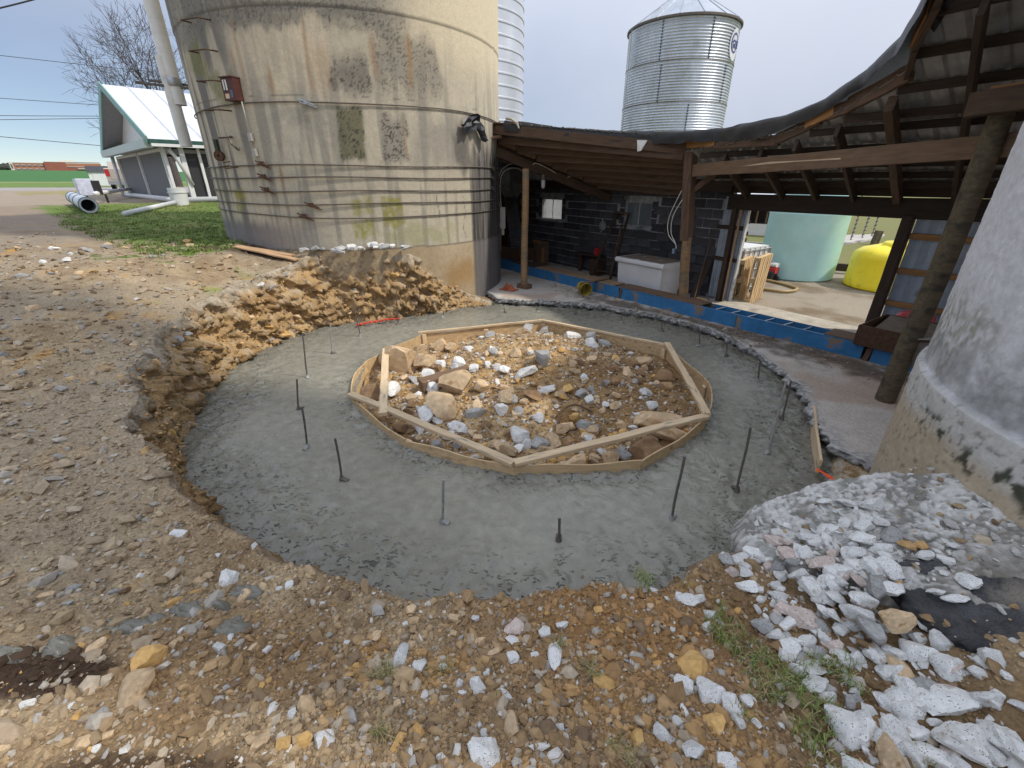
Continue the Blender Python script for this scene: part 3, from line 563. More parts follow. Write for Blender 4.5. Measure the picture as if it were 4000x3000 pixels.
def col_silo(p, z):
    a = p*.0576                                               # metres round the wall
    n = fbm(a*1.5, z*1.5, 0, 5, 611); fine = fbm(a*16, z*16, 0, 4, 621); st = fbm(a*9, z*.55, 0, 4, 631); st2 = fbm(a*22, z*.8, 3, 3, 641)
    c = lerp((.37,.33,.25), (.58,.515,.385), n*.5+fine*.3+st*.3)
    c = lerp(c, (.66,.57,.40), sst(-72, -40, p)*sst(4.2, 5.0, z)*.85)                 # lighter cream towards the upper right
    c = lerp(c, (.62,.53,.38), bmask(p, z, -106, -80, 3.9, 4.95, 3, .2, 2.2, 1)*.8)
    c = lerp(c, (.50,.46,.36), bmask(p, z, -104, -82, 2.9, 3.75, 3, .2, 2, 2)*.5)
    c = lerp(c, (.20,.19,.165), sst(.5, .66, st)*.6*sst(5.6, 3.2, z))
    c = lerp(c, (.10,.098,.09), sst(.56, .7, st2)*sst(4.6, 5.2, z)*sst(-66, -84, p)*.75)   # run-off below the upper ring
    c = lerp(c, (.13,.125,.115), sst(-104, -122, p+(n-.5)*20)*sst(.38, .56, st)*.85)
    c = lerp(c, (.17,.17,.06), bmask(p, z, -134, -112, 2.3, 4.9, 3, .3, 2, 4)*sst(.5, .66, n)*.7)
    spk = (_hash(np.floor(p*40).astype(np.int64), np.floor(z*900).astype(np.int64), np.zeros(p.shape, np.int64), 5) < .38)*sst(.35, .55, fine)
    coat = sst(.0, .12, z-4.78-.5*(fbm(a*1.7, 0*z, 0, 4, 645)-.45)-.25*(st2-.5))*sst(-52, -70, p)      # weathered band above the peeled coating
    c = lerp(c, lerp((.13,.125,.11), (.27,.25,.205), n*.6+fine*.5), coat*.75); c = lerp(c, (.05,.047,.043), coat*spk*.5)
    dk = np.maximum.reduce([bmask(p, z, -79, -69.5, 3.93, 4.42, .9, .2, 1.2, 5), bmask(p, z, -67.5, -46, 3.93, 4.85, 2.5, .3, 2, 6)*.7, bmask(p, z, -80, -57, 4.85, 5.15, 3, .06, 1, 7)*.5])
    c = lerp(c, (.12,.112,.10), dk*.72); c = lerp(c, (.035,.033,.03), dk*spk*.8)
    dk = bmask(p, z, -80, -72.5, 2.95, 3.75, .7, .07, .5, 8); c = lerp(c, (.12,.118,.06), dk*.85); c = lerp(c, (.03,.03,.024), dk*spk*.8)
    dk = bmask(p, z, -67.5, -59, 2.92, 3.66, 1.4, .12, 1.0, 9); c = lerp(c, (.21,.195,.165), dk*.75); c = lerp(c, (.04,.037,.034), dk*spk*.85)
    dk = bmask(p, z, -57, -34, 2.8, 3.7, 4, .25, 2, 10); c = lerp(c, (.24,.22,.19), dk*.65)
    for q0, q1, z0, z1 in ((-79.5,-73.5,1.58,1.9),(-70,-63,1.78,2.32),(-79,-76,2.02,2.3),(-75,-73,2.0,2.35),(-123,-117,2.25,2.45),(-124,-120,2.05,2.2)):
        c = lerp(c, (.27,.25,.035), bmask(p, z, q0, q1, z0, z1, .5, .04, .45, 11)*.8*(.45+.55*sst(.35,.6,fine)))
    c = lerp(c, (.30,.29,.12), bmask(p, z, -70, -45, 1.45, 1.75, 4, .1, 1.5, 12)*.45)
    for q0, q1, z0, z1, k in ((-86.2,-84.9,3.95,4.9,.5),(-84,-80,3.95,4.6,.3),(-107,-105.8,4.1,5.0,.45),(-98,-96.5,3.95,4.3,.6),(-60.4,-59.8,3.0,3.62,.6),(-57.2,-55.8,4.15,4.85,.7),(-110,-108.5,4.1,4.6,.5),(-101,-99.8,2.5,2.75,.7),(-68,-66.5,4.2,4.8,.4)):
        c = lerp(c, (.34,.19,.075), bmask(p, z, q0, q1, z0, z1, .5, .15, .25, 13)*k*sst(.3, .6, st2+.1))
    c = lerp(c, (.12,.108,.115), sst(-92, -118, p+(st-.5)*16)*sst(1.95, 1.7, z+(st-.5)*.3)*.8)
    c = lerp(c, (.22,.205,.20), sst(-80, -100, p)*sst(1.95, 1.6, z+(n-.5)*.5)*.5)
    low = sst(1.39, 1.36, z)                                                          # exposed footing, stained by the soil
    c = lerp(c, lerp((.30,.215,.12), (.52,.42,.28), n*.6+fine*.5), low)
    c = lerp(c, (.34,.20,.07), low*bmask(p, z, -48, -34, .4, .95, 3, .2, 1, 14)*.7)
    c = lerp(c, (.13,.09,.055), low*sst(-58, -78, p)*sst(.5, .65, fine)*.6)
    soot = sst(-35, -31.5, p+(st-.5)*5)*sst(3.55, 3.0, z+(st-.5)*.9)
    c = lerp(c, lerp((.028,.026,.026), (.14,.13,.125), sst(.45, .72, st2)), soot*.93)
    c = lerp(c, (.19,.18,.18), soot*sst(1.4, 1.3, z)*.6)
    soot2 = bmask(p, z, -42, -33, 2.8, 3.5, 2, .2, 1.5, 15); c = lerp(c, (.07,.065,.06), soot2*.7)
    for zz, wd in ((5.12,.012),(3.91,.006),(1.375,.012)): c = lerp(c, (.12,.11,.10), (np.abs(z-zz+(n-.5)*.03) < wd)*.6)
    for ph0, z0, z1 in ((-38,1.45,2.3),(-23,1.3,3.2),(-50,1.9,2.35)):
        cr_ = np.abs(p-ph0-(fbm(z*3, 0*z, 0, 4, 651)-.5)*5) < .14; c = lerp(c, (.10,.09,.08), cr_*(z > z0)*(z < z1)*.7)
    return np.clip(c, .01, .9)
silo = thing('concrete_silo', 'tall round weathered tan concrete silo with steel hoops and a brown control box', 'silo', (SX, SY, 0))
cmat = mat('silo_concrete', attr=True, var=.16, scale=30, bump=.5, bscale=70, bdist=.008, rough=.93)
rf = lambda p, z: SR+.015*(z > 5.12)+(fbm(p*.06, z*1.2, 0, 3, 661)-.5)*.02+(fbm(p*.9, z*15, 0, 3, 671)-.5)*.008
silo_wall('wall', SX, SY, rf, np.arange(-160, 25, .42), np.concatenate([np.arange(1.37, 5.6, .024), np.arange(5.6, 14, .2)]), col_silo, cmat, silo)
silo_wall('wall', SX, SY, rf, np.arange(25, 200.1, 5), np.arange(0, 14.1, .7), col_silo, cmat, silo)
silo_wall('footing', SX, SY, lambda p, z: rf(p, z)+.012, np.arange(-160, 25, .5), np.arange(-.1, 1.385, .03), col_silo, cmat, silo)
rust = mat('rusty_steel', (.10,.052,.03), rough=.75, metal=.4, var=.5, scale=25, bump=.3, bscale=90)
darkst = mat('dark_steel', (.15,.13,.11), rough=.6, metal=.6, var=.4, scale=20, bump=.2)
galv = mat('galvanised', (.42,.44,.46), rough=.42, metal=.85, var=.25, scale=12, bump=.1, bscale=60)
def cylp(phi, z, r): return (SX+r*math.cos(R_(phi)), SY+r*math.sin(R_(phi)), z)
for i, (z, dz) in enumerate(((2.02,-.07),(2.2,.0),(2.42,.0),(2.65,.0),(2.85,.0),(3.8,.02))):
    pts = [cylp(p, z+dz*math.sin(R_((p+120)*1.5))+.012*math.sin(p*.09+i), SR+.022) for p in np.arange(-155, 16, 3)]
    MB().tube(pts, .011, 6).build('hoop', darkst, silo, 'all')
def lug(phi, z, m):
    t = Vector((-math.sin(R_(phi)), math.cos(R_(phi)), 0)); c = Vector(cylp(phi, z, SR+.045)); b = MB()
    b.beam(c-t*.13+Vector((0,0,.045)), c+t*.13-Vector((0,0,.045)), .018, .022); b.beam(c-t*.11+Vector((0,0,.0)), c+t*.17-Vector((0,0,.08)), .016, .018)
    b.box(c, (.07,.04,.07), frame(t)); b.build('lug', m, silo)
for p, z in ((-87.9,3.81),(-94.7,2.0),(-91.6,2.19)): lug(p, z, rust if z < 3 else galv)
for p, z in ((-105.9,2.88),(-106.3,2.67),(-106.3,2.45)): lug(p, z, rust)
for p, z in ((-16.6,2.84),(-16.7,2.64),(-17.,2.42)): lug(p, z, darkst)
for z in (5.0, 4.58, 4.15, 3.72, 3.3):
    r2 = SR+.17; pts = [cylp(-124.2, z+.04, SR-.02), cylp(-123.4, z+.03, r2), cylp(-115.2, z, r2), cylp(-114.2, z, SR-.02)]
    if z != 3.3: MB().tube(pts, .012, 6).build('ladder_rung', rust, silo)
    else: MB().tube([cylp(-123.5, z+.02, SR+.03), cylp(-115, z, SR+.14)], .014, 6).build('ladder_rung', rust, silo)
for p, z, l in ((-122,2.83,.16),(-117.5,2.8,.18),(-121,2.9,.1)):
    MB().tube([cylp(p, z+.03, SR-.01), cylp(p-1.5, z, SR+l)], .008, 5).build('anchor_rod', rust, silo)
# control box with its white J panel, conduit and junction boxes
pc = -110.4; no = Vector((math.cos(R_(pc)), math.sin(R_(pc)), 0)); tg = Vector((-no.y, no.x, 0)); fr = Matrix((tg, no, Vector((0,0,1)))).transposed()
cb = Vector(cylp(pc, 4.01, SR+.075)); brown = mat('oxide_brown_paint', (.075,.022,.016), rough=.5, var=.3, scale=9, bump=.15)
box = MB().box(cb, (.27,.15,.33), fr).build('control_box', brown, silo)
MB().box(cb+Vector((0,0,.172))+no*.01, (.29,.19,.016), fr).build('lid', brown, box)
f0 = cb+no*.0765
wht = mat('white_enamel', (.72,.70,.66), rough=.4, var=.12, scale=6, bump=.03)
MB().box(f0+tg*(-.055)+Vector((0,0,.06)), (.085,.004,.15), fr).build('sign_panel', wht, box)
blk = mat('black_paint', (.018,.018,.02), rough=.5, var=.2, bump=.05)
def text_mesh(s, size, m, name, parent, M4, depth=.002):
    cu = bpy.data.curves.new(name, 'FONT'); cu.body = s; cu.size = size; cu.align_x = 'CENTER'; cu.align_y = 'CENTER'; cu.extrude = depth; cu.resolution_u = 3
    to = bpy.data.objects.new(name+'_tmp', cu); COL.objects.link(to); bpy.context.view_layer.update()
    me = bpy.data.meshes.new_from_object(to.evaluated_get(bpy.context.evaluated_depsgraph_get())); bpy.data.objects.remove(to); bpy.data.curves.remove(cu)
    me.transform(M4); me.materials.clear(); me.materials.append(m)
    if parent is not None:
        me.transform(Matrix.Translation(-Vector(LOC[parent.name])))
    o = bpy.data.objects.new(name, me); COL.objects.link(o); o.parent = parent
    if parent is not None: LOC[o.name] = LOC[parent.name]
    return o
FT = Matrix((tg, Vector((0,0,1)), no)).transposed().to_4x4()
text_mesh('J', .17, blk, 'letter', box, Matrix.Translation(f0+tg*(-.055)+no*.005+Vector((0,0,.06))) @ FT)
MB().box(f0+tg*(-.05)+Vector((0,0,-.1)), (.09,.004,.07), fr).build('label_plate', mat('cream_label', (.55,.42,.28), rough=.6, bump=.05), box)
MB().box(f0+tg*(.06)+Vector((0,0,-.07)), (.07,.004,.11), fr).build('label_plate', mat('grey_label', (.10,.11,.14), rough=.5, bump=.05), box)
grey = mat('grey_pvc', (.38,.37,.33), rough=.5, var=.15, bump=.05)
MB().tube([cylp(-108.3,3.84,SR+.05), cylp(-108.2,3.6,SR+.04), cylp(-108.,3.05,SR+.04)], .012, 6).build('conduit', grey, silo, 'all')
for p, z, h in ((-108,3.3,.13),(-107.6,3.06,.12)):
    MB().box(cylp(p, z, SR+.04), (.07,.06,h), fr).build('junction_box', grey, silo)
MB().tube([cylp(-116.6,3.32,SR+.02), cylp(-115.5,3.3,SR+.13), cylp(-114.6,3.2,SR+.14), cylp(-114.,3.1,SR+.05), cylp(-113,3.12,SR+.08)], .022, 6).build('hook', darkst, silo)
pl = Vector(cylp(-123.5, 3.02, SR+.1)); ax = frame(no)
MB().lathe([(.02,-.03),(.09,-.03),(.075,0),(.09,.03),(.02,.03)], pl, 16, ax=Matrix.Rotation(R_(90),3,'X')).build('pulley_wheel', rust, silo)
MB().box(pl+Vector((0,0,.17)), (.07,.05,.2), fr).build('pulley_bracket', mat('green_paint', (.025,.035,.02), rough=.7), silo)

# blower pipe hung beside the silo
pp = thing('blower_pipe', 'thick white vertical pipe hanging by steel brackets beside the tan concrete silo', 'pipe', (-7.42, 11.4, 3.2))
pvc = mat('white_pipe', (.70,.69,.65), rough=.38, var=.16, scale=3, bump=.08, dark=((.42,.40,.36), 2.5, .55, .25))
MB().lathe([(.14,13.5),(.145,4.14),(.15,4.12),(.135,4.12)], (-7.40,11.42,0), 28).build('upper_pipe', pvc, pp, True)
MB().lathe([(.118,5),(.12,3.3),(.108,3.3),(.106,5)], (-7.47,11.37,0), 28).build('lower_pipe', pvc, pp, True)
MB().lathe([(.152,4.62),(.162,4.6),(.162,4.48),(.152,4.46)], (-7.40,11.42,0), 28).build('clamp_band', galv, pp, True)
for a, b in (((-7.95,11.02,4.48),(-6.66,11.78,4.42)),((-7.82,11.28,4.56),(-6.62,11.9,4.48))):
    board('bracket_arm', a, b, .035, .05, darkst, pp)
MB().box((-6.64,11.82,4.46), (.06,.22,.2), frame(no)).build('bracket_plate', galv, pp)

# =================================================================== GREY SILO (right)
RX, RY, RR = 4.57, 1.70, 2.0
def col_rsilo(p, z):
    a = p*.035; n = fbm(a*1.6, z*1.6, 0, 5, 701); fine = fbm(a*30, z*30, 0, 4, 711); st = fbm(a*8, z*.7, 0, 4, 721)
    c = lerp((.52,.52,.54), (.76,.76,.79), n*.55+fine*.5); c = lerp(c, (.70,.70,.73), sst(.55, .75, fine)*.5)
    c = lerp(c, (.15,.15,.155), sst(.56, .7, st)*sst(2.4, 2.9, z)*.7)
    dkb = bmask(p, z, 60, 260, 1.42, 1.85, 9, .16, 2, 21); c = lerp(c, (.16,.165,.15), dkb*sst(.3, .7, fine)*.5)
    c = lerp(c, (.17,.165,.045), bmask(p, z, 60, 260, 1.55, 1.85, 9, .12, 2, 22)*sst(.36, .58, n)*sst(.25, .75, fine)*.55)
    c = lerp(c, (.20,.205,.20), bmask(p, z, 60, 260, 1.40, 1.62, 9, .1, 1, 23)*.55)
    low = sst(1.405, 1.395, z)
    l = lerp((.42,.41,.385), (.62,.61,.575), fine*.6+n*.5); l = lerp(l, lerp((.34,.27,.18), (.60,.50,.37), n*.5+fine*.5), sst(1.26, 1.1, z+(n-.5)*.2))
    l = lerp(l, (.10,.09,.06), sst(.62, .72, fine)*.6)
    ms = bmask(p, z, 150, 182, 1.13, 1.25, 3, .03, .6, 24)*sst(.48, .56, fbm(a*14, z*10, 0, 4, 731)); l = lerp(l, (.035,.04,.02), ms*.95)
    l = lerp(l, (.42,.40,.34), sst(.9, .3, z)*sst(.45, .65, n)*.5)
    return np.clip(c*(1-low[..., None])+l*low[..., None], .01, .9)
rs = thing('round_silo', 'light grey concrete silo with mossy band and tan base beside the rubble', 'silo', (RX, RY, 0))
def rrf(p, z): return RR+.035*sst(1.42, 1.385, z)+(fbm(p*.05, z*1.4, 0, 3, 741)-.5)*.03+(fbm(p*.7, z*22, 0, 4, 751)-.5)*.012
silo_wall('wall', RX, RY, rrf, np.arange(118, 232, .36), np.concatenate([np.arange(1.38, 3.6, .018), np.arange(3.6, 15, .3)]), col_rsilo, cmat, rs)
silo_wall('base', RX, RY, rrf, np.arange(118, 232, .36), np.arange(-.05, 1.395, .016), col_rsilo, cmat, rs)
silo_wall('wall', RX, RY, rrf, np.arange(232, 478.1, 6), np.arange(0, 15.1, .75), col_rsilo, cmat, rs)

# =================================================================== WOODEN FORM
fm = thing('ring_form', 'ten-sided plywood form with nailed timber braces holding the earth mound', 'formwork', (.1, 5.8, -.4))
ply = wood('plywood', (.56,.40,.22), var=.3, rand=.12, dark=((.22,.12,.05), 1.4, .6, .2))
lum = wood('new_lumber', (.60,.46,.29), var=.22, rand=.12, dark=((.20,.19,.17), 2.2, .62, .12))
hts = [.09,.10,.11,.12,.13,.13,.11,.08,.06,.08]
def curved_panel(a, b, ha, hb, bow):
    a, b = Vector((*a, 0)), Vector((*b, 0)); d = (b-a).normalized(); nrm = Vector((d.y, -d.x, 0)); vs = []; n = 12
    for i in range(n+1):
        f = i/n; p = a+(b-a)*f+nrm*bow*math.sin(f*math.pi); zt = ha+(hb-ha)*f+.012*math.sin(f*9+ha*50)
        for off, z in ((0,-.55),(.016,-.55),(.016,zt),(0,zt)): vs.append((*(p-nrm*off).xy, z))
    fs = []
    for i in range(n):
        for k in range(4): fs.append((i*4+k, i*4+(k+1)%4, (i+1)*4+(k+1)%4, (i+1)*4+k))
    return MB().add(vs, fs+[(0,1,2,3), (n*4+3,n*4+2,n*4+1,n*4)])
for i in range(10):
    a, b = FORM[i], FORM[(i+1) % 10]; bow = (.03,.02,.01,.03,.06,.03,.0,.0,.02,.08)[i]
    curved_panel(a, b, hts[i], hts[(i+1) % 10], bow).build('plywood_panel', ply, fm)
for a, b, dz in ((FORM[0],FORM[2],(.13,.15)),(FORM[2],FORM[4],(.15,.17)),(FORM[6],FORM[4],(.17,.19))):
    board('brace', (*a, dz[0]), (*b, dz[1]), .09, .042, lum, fm)
board('brace', (-2.02,6.55,.16), (-1.5,4.45,.14), .1, .042, lum, fm)
board('cap_board', (-1.7,7.56,.1), (.63,8.31,.11), .055, .04, lum, fm)
board('cap_board', (.55,8.33,.11), (2.62,6.78,.13), .055, .04, lum, fm)
for x, y in ((FORM[7]), (1.58,7.53), (-.5,7.9), FORM[6], FORM[8], FORM[4], FORM[5], FORM[0], FORM[1]):
    v = Vector((.1-x, 5.8-y, 0)).normalized(); board('stake', (x+v.x*.05, y+v.y*.05, -.55), (x+v.x*.05, y+v.y*.05, .07), .085, .038, lum, fm, up=v)
MB().box((1.72,7.36,-.05), (.06,.02,.1), frame(Vector((.8,-.6,0)))).build('steel_tie', galv, fm)
MB().add([], [])
# board along the pit edge at the right
tag(board('edge_board', (3.62,4.62,.06), (2.98,3.5,.06), .025, .2, lum), 'weathered edge board set in the wet concrete beside the soil bank', 'board')

# reinforcing bars
REB = mat('rebar_steel', (.15,.13,.115), rough=.7, metal=.35, var=.4, scale=30, bump=.2)
REBG = mat('rebar_cement', (.30,.30,.29), rough=.9, var=.4, scale=30, bump=.4)
for i, (x, y, dx, h) in enumerate(REBARS):
    tall = h > .38
    r = thing('rebar', 'tall ribbed steel bar standing in the wet concrete ring' if tall else 'short steel bar stub poking out of the wet concrete ring', 'rebar', (x, y, 0),
              'tall bars in the ring' if tall else 'short bar stubs in the ring')
    n = int((h+.2)/.012); pts = []; rad = []
    dy = random.uniform(-.03,.03)
    for k in range(n+1):
        f = k/n*(h+.2)-.2; pts.append((x+dx*f/h+.004*math.sin(f*9+i), y+dy*f/h, f)); rad.append(.0098 if k % 2 else .0122)
    MB().tube(pts, rad, 6).build('bar', REBG if i in (2,7,11) else REB, r)
    b = MB(); a = random.uniform(0, 6.28)
    b.box((x+.03*math.cos(a), y+.03*math.sin(a), .012), (.075,.045,.03), Matrix.Rotation(a,3,'Z') @ Matrix.Rotation(.35,3,'Y'), .01)
    b.tube([(x,y,-.01),(x+.003,y,.03),(x,y,.05)], [.03,.02,.012], 7); b.build('cement_lump', REBG if i % 2 else REB, r)

# =================================================================== OPEN SHED
oldw = wood('old_timber', (.105,.062,.038), var=.45, rand=.25, dark=((.03,.02,.014), 1.6, .56, .2))
darkw = wood('dark_timber', (.045,.028,.018), var=.45, rand=.3)
midw = wood('brown_timber', (.16,.098,.058), var=.4, rand=.2)
oran = wood('orange_timber', (.34,.17,.06), var=.35, rand=.15)
pale = wood('split_wood', (.42,.27,.15), var=.3)
postw = wood('pole_wood', (.27,.165,.08), var=.35, dark=((.13,.12,.085), .8, .52, .2))
mossw = wood('mossy_pole', (.135,.105,.06), var=.5, dark=((.05,.04,.03), 1.1, .5, .2))
sheet = mat('roof_metal', (.40,.41,.42), rough=.55, metal=.4, var=.3, scale=4, stretch=(1,1,1), bump=.08, dark=((.16,.15,.14), 2.2, .56, .2))
wallsheet = mat('wall_metal', (.33,.37,.43), rough=.5, metal=.35, var=.25, scale=3, bump=.06, dark=((.12,.12,.12), 3, .6, .2))
shed = thing('open_shed', 'sagging open timber shed with metal roof, block wall and wide doorway', 'shed', tuple(W(-5, 8.5, .15)))
def ZR(t): return 2.55+.44*(9.2-t)
FR = [(-5.94,8.0,3.21),(-4.08,7.7,3.175),(-3.44,7.45,3.385),(-2.98,7.2,3.48),(-2.3,6.7,3.665),(-2.14,6.2,3.81),(-1.85,5.5,3.95),(-1.6,4.9,4.1)]
def front_t(s): return float(np.interp(s, [f[0] for f in FR], [f[1] for f in FR])) if s < -1.6 else 5.6
# posts
def pole(name, s, t, z0, z1, r, m, lean=(0,0)):
    n = 10; pts = []; rad = []
    for i in range(n+1):
        f = i/n; pts.append(W(s+lean[0]*f+.012*math.sin(f*5+s), t+lean[1]*f, z0+(z1-z0)*f)); rad.append(r*(1.04-.1*f)*random.uniform(.98,1.02))
    return MB().tube(pts, rad, 16).build(name, m, shed, True)
pole('post', -8.92, 6.4, .25, 2.84, .082, postw)
board('post_block', W(-9.06,6.36,.2), W(-8.76,6.44,.2), .22, .11, midw, shed)
pole('post', -5.53, 8.1, .15, 1.56, .095, postw, (-.13,0))
board('post', W(-5.68,8.1,1.5), W(-5.86,8.06,3.12), .18, .18, oldw, shed, up=W(0,1,0))
pole('post', -1.38, 6.48, .15, 3.2, .1, mossw)
board('post_cap', W(-1.6,6.3,3.24), W(-.7,6.3,3.3), .16, .2, oldw, shed)
board('splice_plate', W(-1.5,6.34,3.36), W(-1.05,6.34,3.38), .05, .05, oran, shed)
# left wing: sloping beam, fanned purlins, front fascia and end cap
board('beam', W(-9.86,5.95,3.29), W(-9.05,9.25,2.18), .12, .2, oldw, shed)
board('beam', W(-9.92,6.05,3.46), W(-9.08,9.3,2.36), .06, .14, oldw, shed)
board('short_post', W(-10.03,6.05,3.12), W(-10.03,6.05,3.5), .16, .16, oldw, shed, up=W(0,1,0))
PL = [((-9.7,6.2,3.52),(-5.95,7.98,3.10)),((-9.54,6.6,3.33),(-5.99,8.1,3.04)),((-9.29,7.0,3.16),(-6.12,8.3,2.95)),((-9.17,7.39,3.01),(-6.28,8.52,2.83)),((-9.09,7.8,2.87),(-6.43,8.75,2.69)),((-8.93,8.2,2.72),(-6.55,9.0,2.55)),((-8.9,8.65,2.56),(-6.6,9.2,2.42))]
for a, b in PL: board('purlin', W(a[0],a[1],a[2]-.07), W(b[0],b[1],b[2]-.07), .05, .15, oldw, shed)
for i in range(len(PL)-1):
    a, b = PL[i][0], PL[i+1][0]; board('blocking', W(a[0]-.02,a[1]+.03,a[2]-.1), W(b[0]-.02,b[1]-.03,b[2]-.05), .04, .1, midw, shed)
board('fascia', W(-9.56,6.0,3.64), W(-5.9,8.0,3.145), .05, .19, oldw, shed, seg=10, warp=.008)
board('fascia', W(-9.44,5.15,3.5), W(-9.57,6.0,3.65), .05, .2, oldw, shed)
board('trim_strip', W(-9.45,5.1,3.36), W(-9.5,6.12,3.5), .07, .06, midw, shed)
board('trim_strip', W(-9.55,5.98,3.76), W(-9.1,6.25,3.72), .12, .025, midw, shed)
# right wing: fascia pieces that bend with the roof, rafters, purlins
for i in range(len(FR)-1):
    a, b = FR[i], FR[i+1]; d = (Vector(b)-Vector(a)).normalized()*.05
    board('fascia', W(a[0]-d.x, a[1]-d.y, a[2]-.01), W(b[0]+d.x, b[1]+d.y, b[2]-.01), .055, .15 if i < 3 else .18, oldw, shed)
for (s0, s1, f) in ((-5.9,-5.25,.0),(-3.62,-3.2,.3)):
    a = Vector((s0, front_t(s0)-.035, float(np.interp(s0,[q[0] for q in FR],[q[2] for q in FR])))); b = Vector((s1, front_t(s1)-.035, float(np.interp(s1,[q[0] for q in FR],[q[2] for q in FR]))))
    board('rotten_wood', W(*a), W(*b), .012, .11, oran, shed, warp=.004)
board('rotten_wood', W(-2.16,6.2,3.83), W(-1.9,5.6,3.94), .07, .12, oran, shed)
for s in (-5.25,-4.57,-3.98,-3.39,-2.79,-2.12,-1.1,-.2):
    t1 = max(front_t(s+.35)+.05, 5.7); ds = .3*(9.25-t1)/2.
    wd = .09 if s == -2.79 else .05
    board('rafter', W(s, 9.3, ZR(9.3)-.19), W(s+ds, t1, ZR(t1)-.19), wd, .17, oldw if s == -2.79 else darkw, shed)
for t in (9.08,8.78,8.45,8.0,7.55,7.3,6.85,6.35,5.85):
    s0 = -5.85
    while front_t(s0) > t-.05 and s0 < -1.2: s0 += .05
    board('purlin', W(s0, t, ZR(t)-.06), W(1.6, t, ZR(t)-.06), .05, .09, darkw, shed, seg=10)
board('mid_beam', W(-5.78,8.06,2.77), W(-.4,6.25,2.93), .07, .21, midw, shed, seg=10)
b = MB(); pts = [(-4.55,.0,.0),(-4.0,.02,.03),(-3.4,.01,.012),(-2.9,.0,.02),(-2.6,-.005,.0)]
for i in range(len(pts)-1):
    for k in (0, 1): pass
for i, (s, dz, h) in enumerate(pts):
    f = (s+5.78)/5.38; t = 8.06-1.81*f-.04; z = 2.77+.16*f+dz
    b.v += [tuple(W(s,t,z-h/2)), tuple(W(s,t,z+h/2)), tuple(W(s,t+.02,z+h/2)), tuple(W(s,t+.02,z-h/2))]
b.f = [(i*4+k, i*4+(k+1)%4, i*4+4+(k+1)%4, i*4+4+k) for i in range(len(pts)-1) for k in range(4)]
b.build('split', mat('fresh_wood', (.55,.40,.28), var=.2, bump=.2), shed)
board('brace', W(-5.72,8.12,2.42), W(-5.3,8.1,2.72), .05, .1, oldw, shed)
board('header_beam', W(-5.62,9.28,2.2), W(1.6,9.28,2.22), .12, .3, darkw, shed, seg=10)
board('plate', W(-5.9,9.34,2.45), W(1.6,9.34,2.45), .1, .16, darkw, shed)
board('plate', W(-13.2,9.28,2.5), W(-5.6,9.28,2.5), .1, .24, darkw, shed)
for k in range(9): board('wall_board', W(-16.5+k*.36,9.1,0), W(-16.5+k*.36,9.1,3.3), .35, .03, darkw, shed, up=W(0,1,0))
for k in range(7): board('wall_board', W(-13.35,9.3-k*.3,0), W(-13.35,9.3-k*.3,3.4), .29, .03, darkw, shed, up=W(1,0,0))
# roof sheets, each its own ribbed sheet
def roof_sheet(s0, s1, edge, zf, name='roof_sheet'):
    nc = 19; rows = []
    for j in range(9):
        r = []
        for i in range(nc):
            s = s0+(s1-s0)*i/(nc-1); tf = edge(s)-.05; t = 9.62+(tf-9.62)*j/8
            rib = .028 if i % 6 == 0 else (.006 if i % 3 == 0 else 0)
            p = W(s, t, zf(s, t)+rib); r.append(tuple(p))
        rows.append(r)
    m = MB(); m.v = [p for r in rows for p in r]; m.f = [tuple(q) for q in grid_faces(9, nc).tolist()]
    return m.build(name, sheet, shed)
for k in range(12):
    s0 = -5.95+k*.66; roof_sheet(s0, s0+.672, front_t, lambda s, t, k=k: ZR(t)+.002*(k % 2))
def fl_t(s): return float(np.interp(s, [-13.3,-9.6,-5.9], [6.3,5.98,8.0]))
def fl_z(s, t):
    zf = float(np.interp(s, [-13.3,-9.6,-5.9], [3.72,3.76,3.3])); tf = fl_t(s); return 2.5+(zf-2.5)*(9.5-t)/(9.5-tf)
for k in range(11):
    s0 = -13.2+k*.665; roof_sheet(s0, s0+.677, fl_t, lambda s, t, k=k: fl_z(s, t)+.002*(k % 2))
# loose corrugated offcut at the roof corner
m = MB(); rows = 14
for i in range(rows):
    for j in range(2): m.v.append(tuple(W(-9.5-.04*j-.012*i, 4.98+.06*i, 3.63+.07*j+.012*i+.02*(i % 2))+Vector((-.25*j,.12*j,.05*j))))
m.f = [(i*2,i*2+1,i*2+3,i*2+2) for i in range(rows-1)]; m.build('roof_offcut', sheet, shed)
# ---- block wall
mort = mat('mortar', (.33,.33,.335), var=.5, scale=5, bump=.5, bscale=60, rough=.95, dark=((.04,.04,.045), .9, .48, .12))
blockm = mat('soot_block', (.062,.060,.066), var=.45, scale=4, bump=.7, bscale=55, bdist=.008, rough=.95, rand=.4, dark=((.15,.15,.155), 2.3, .64, .1))
WIN = [(-12.07,-11.1,1.5,2.07),(-8.52,-7.66,1.54,2.09)]
core = MB(); segs = [-13.3,-12.07,-11.1,-8.52,-7.66,-5.62]
for a, b_ in zip(segs[:-1], segs[1:]):
    zz = [(.05,2.42)]
    for w0, w1, z0, z1 in WIN:
        if abs(a-w0) < .01: zz = [(.05,z0),(z1,2.42)]
    for z0, z1 in zz: core.box(W((a+b_)/2, 9.425, (z0+z1)/2), (b_-a, .15, z1-z0), SROT)
core = core.build('block_wall', mort, shed)
bm_ = []
for v in range(4):
    m = MB().box((0,0,0), (.376,.03,.178), None, .006)
    m.v = [(x+random.uniform(-.004,.004), y+random.uniform(-.003,.003), z+random.uniform(-.004,.004)) for x,y,z in m.v]; bm_.append(m.mesh('block', blockm))
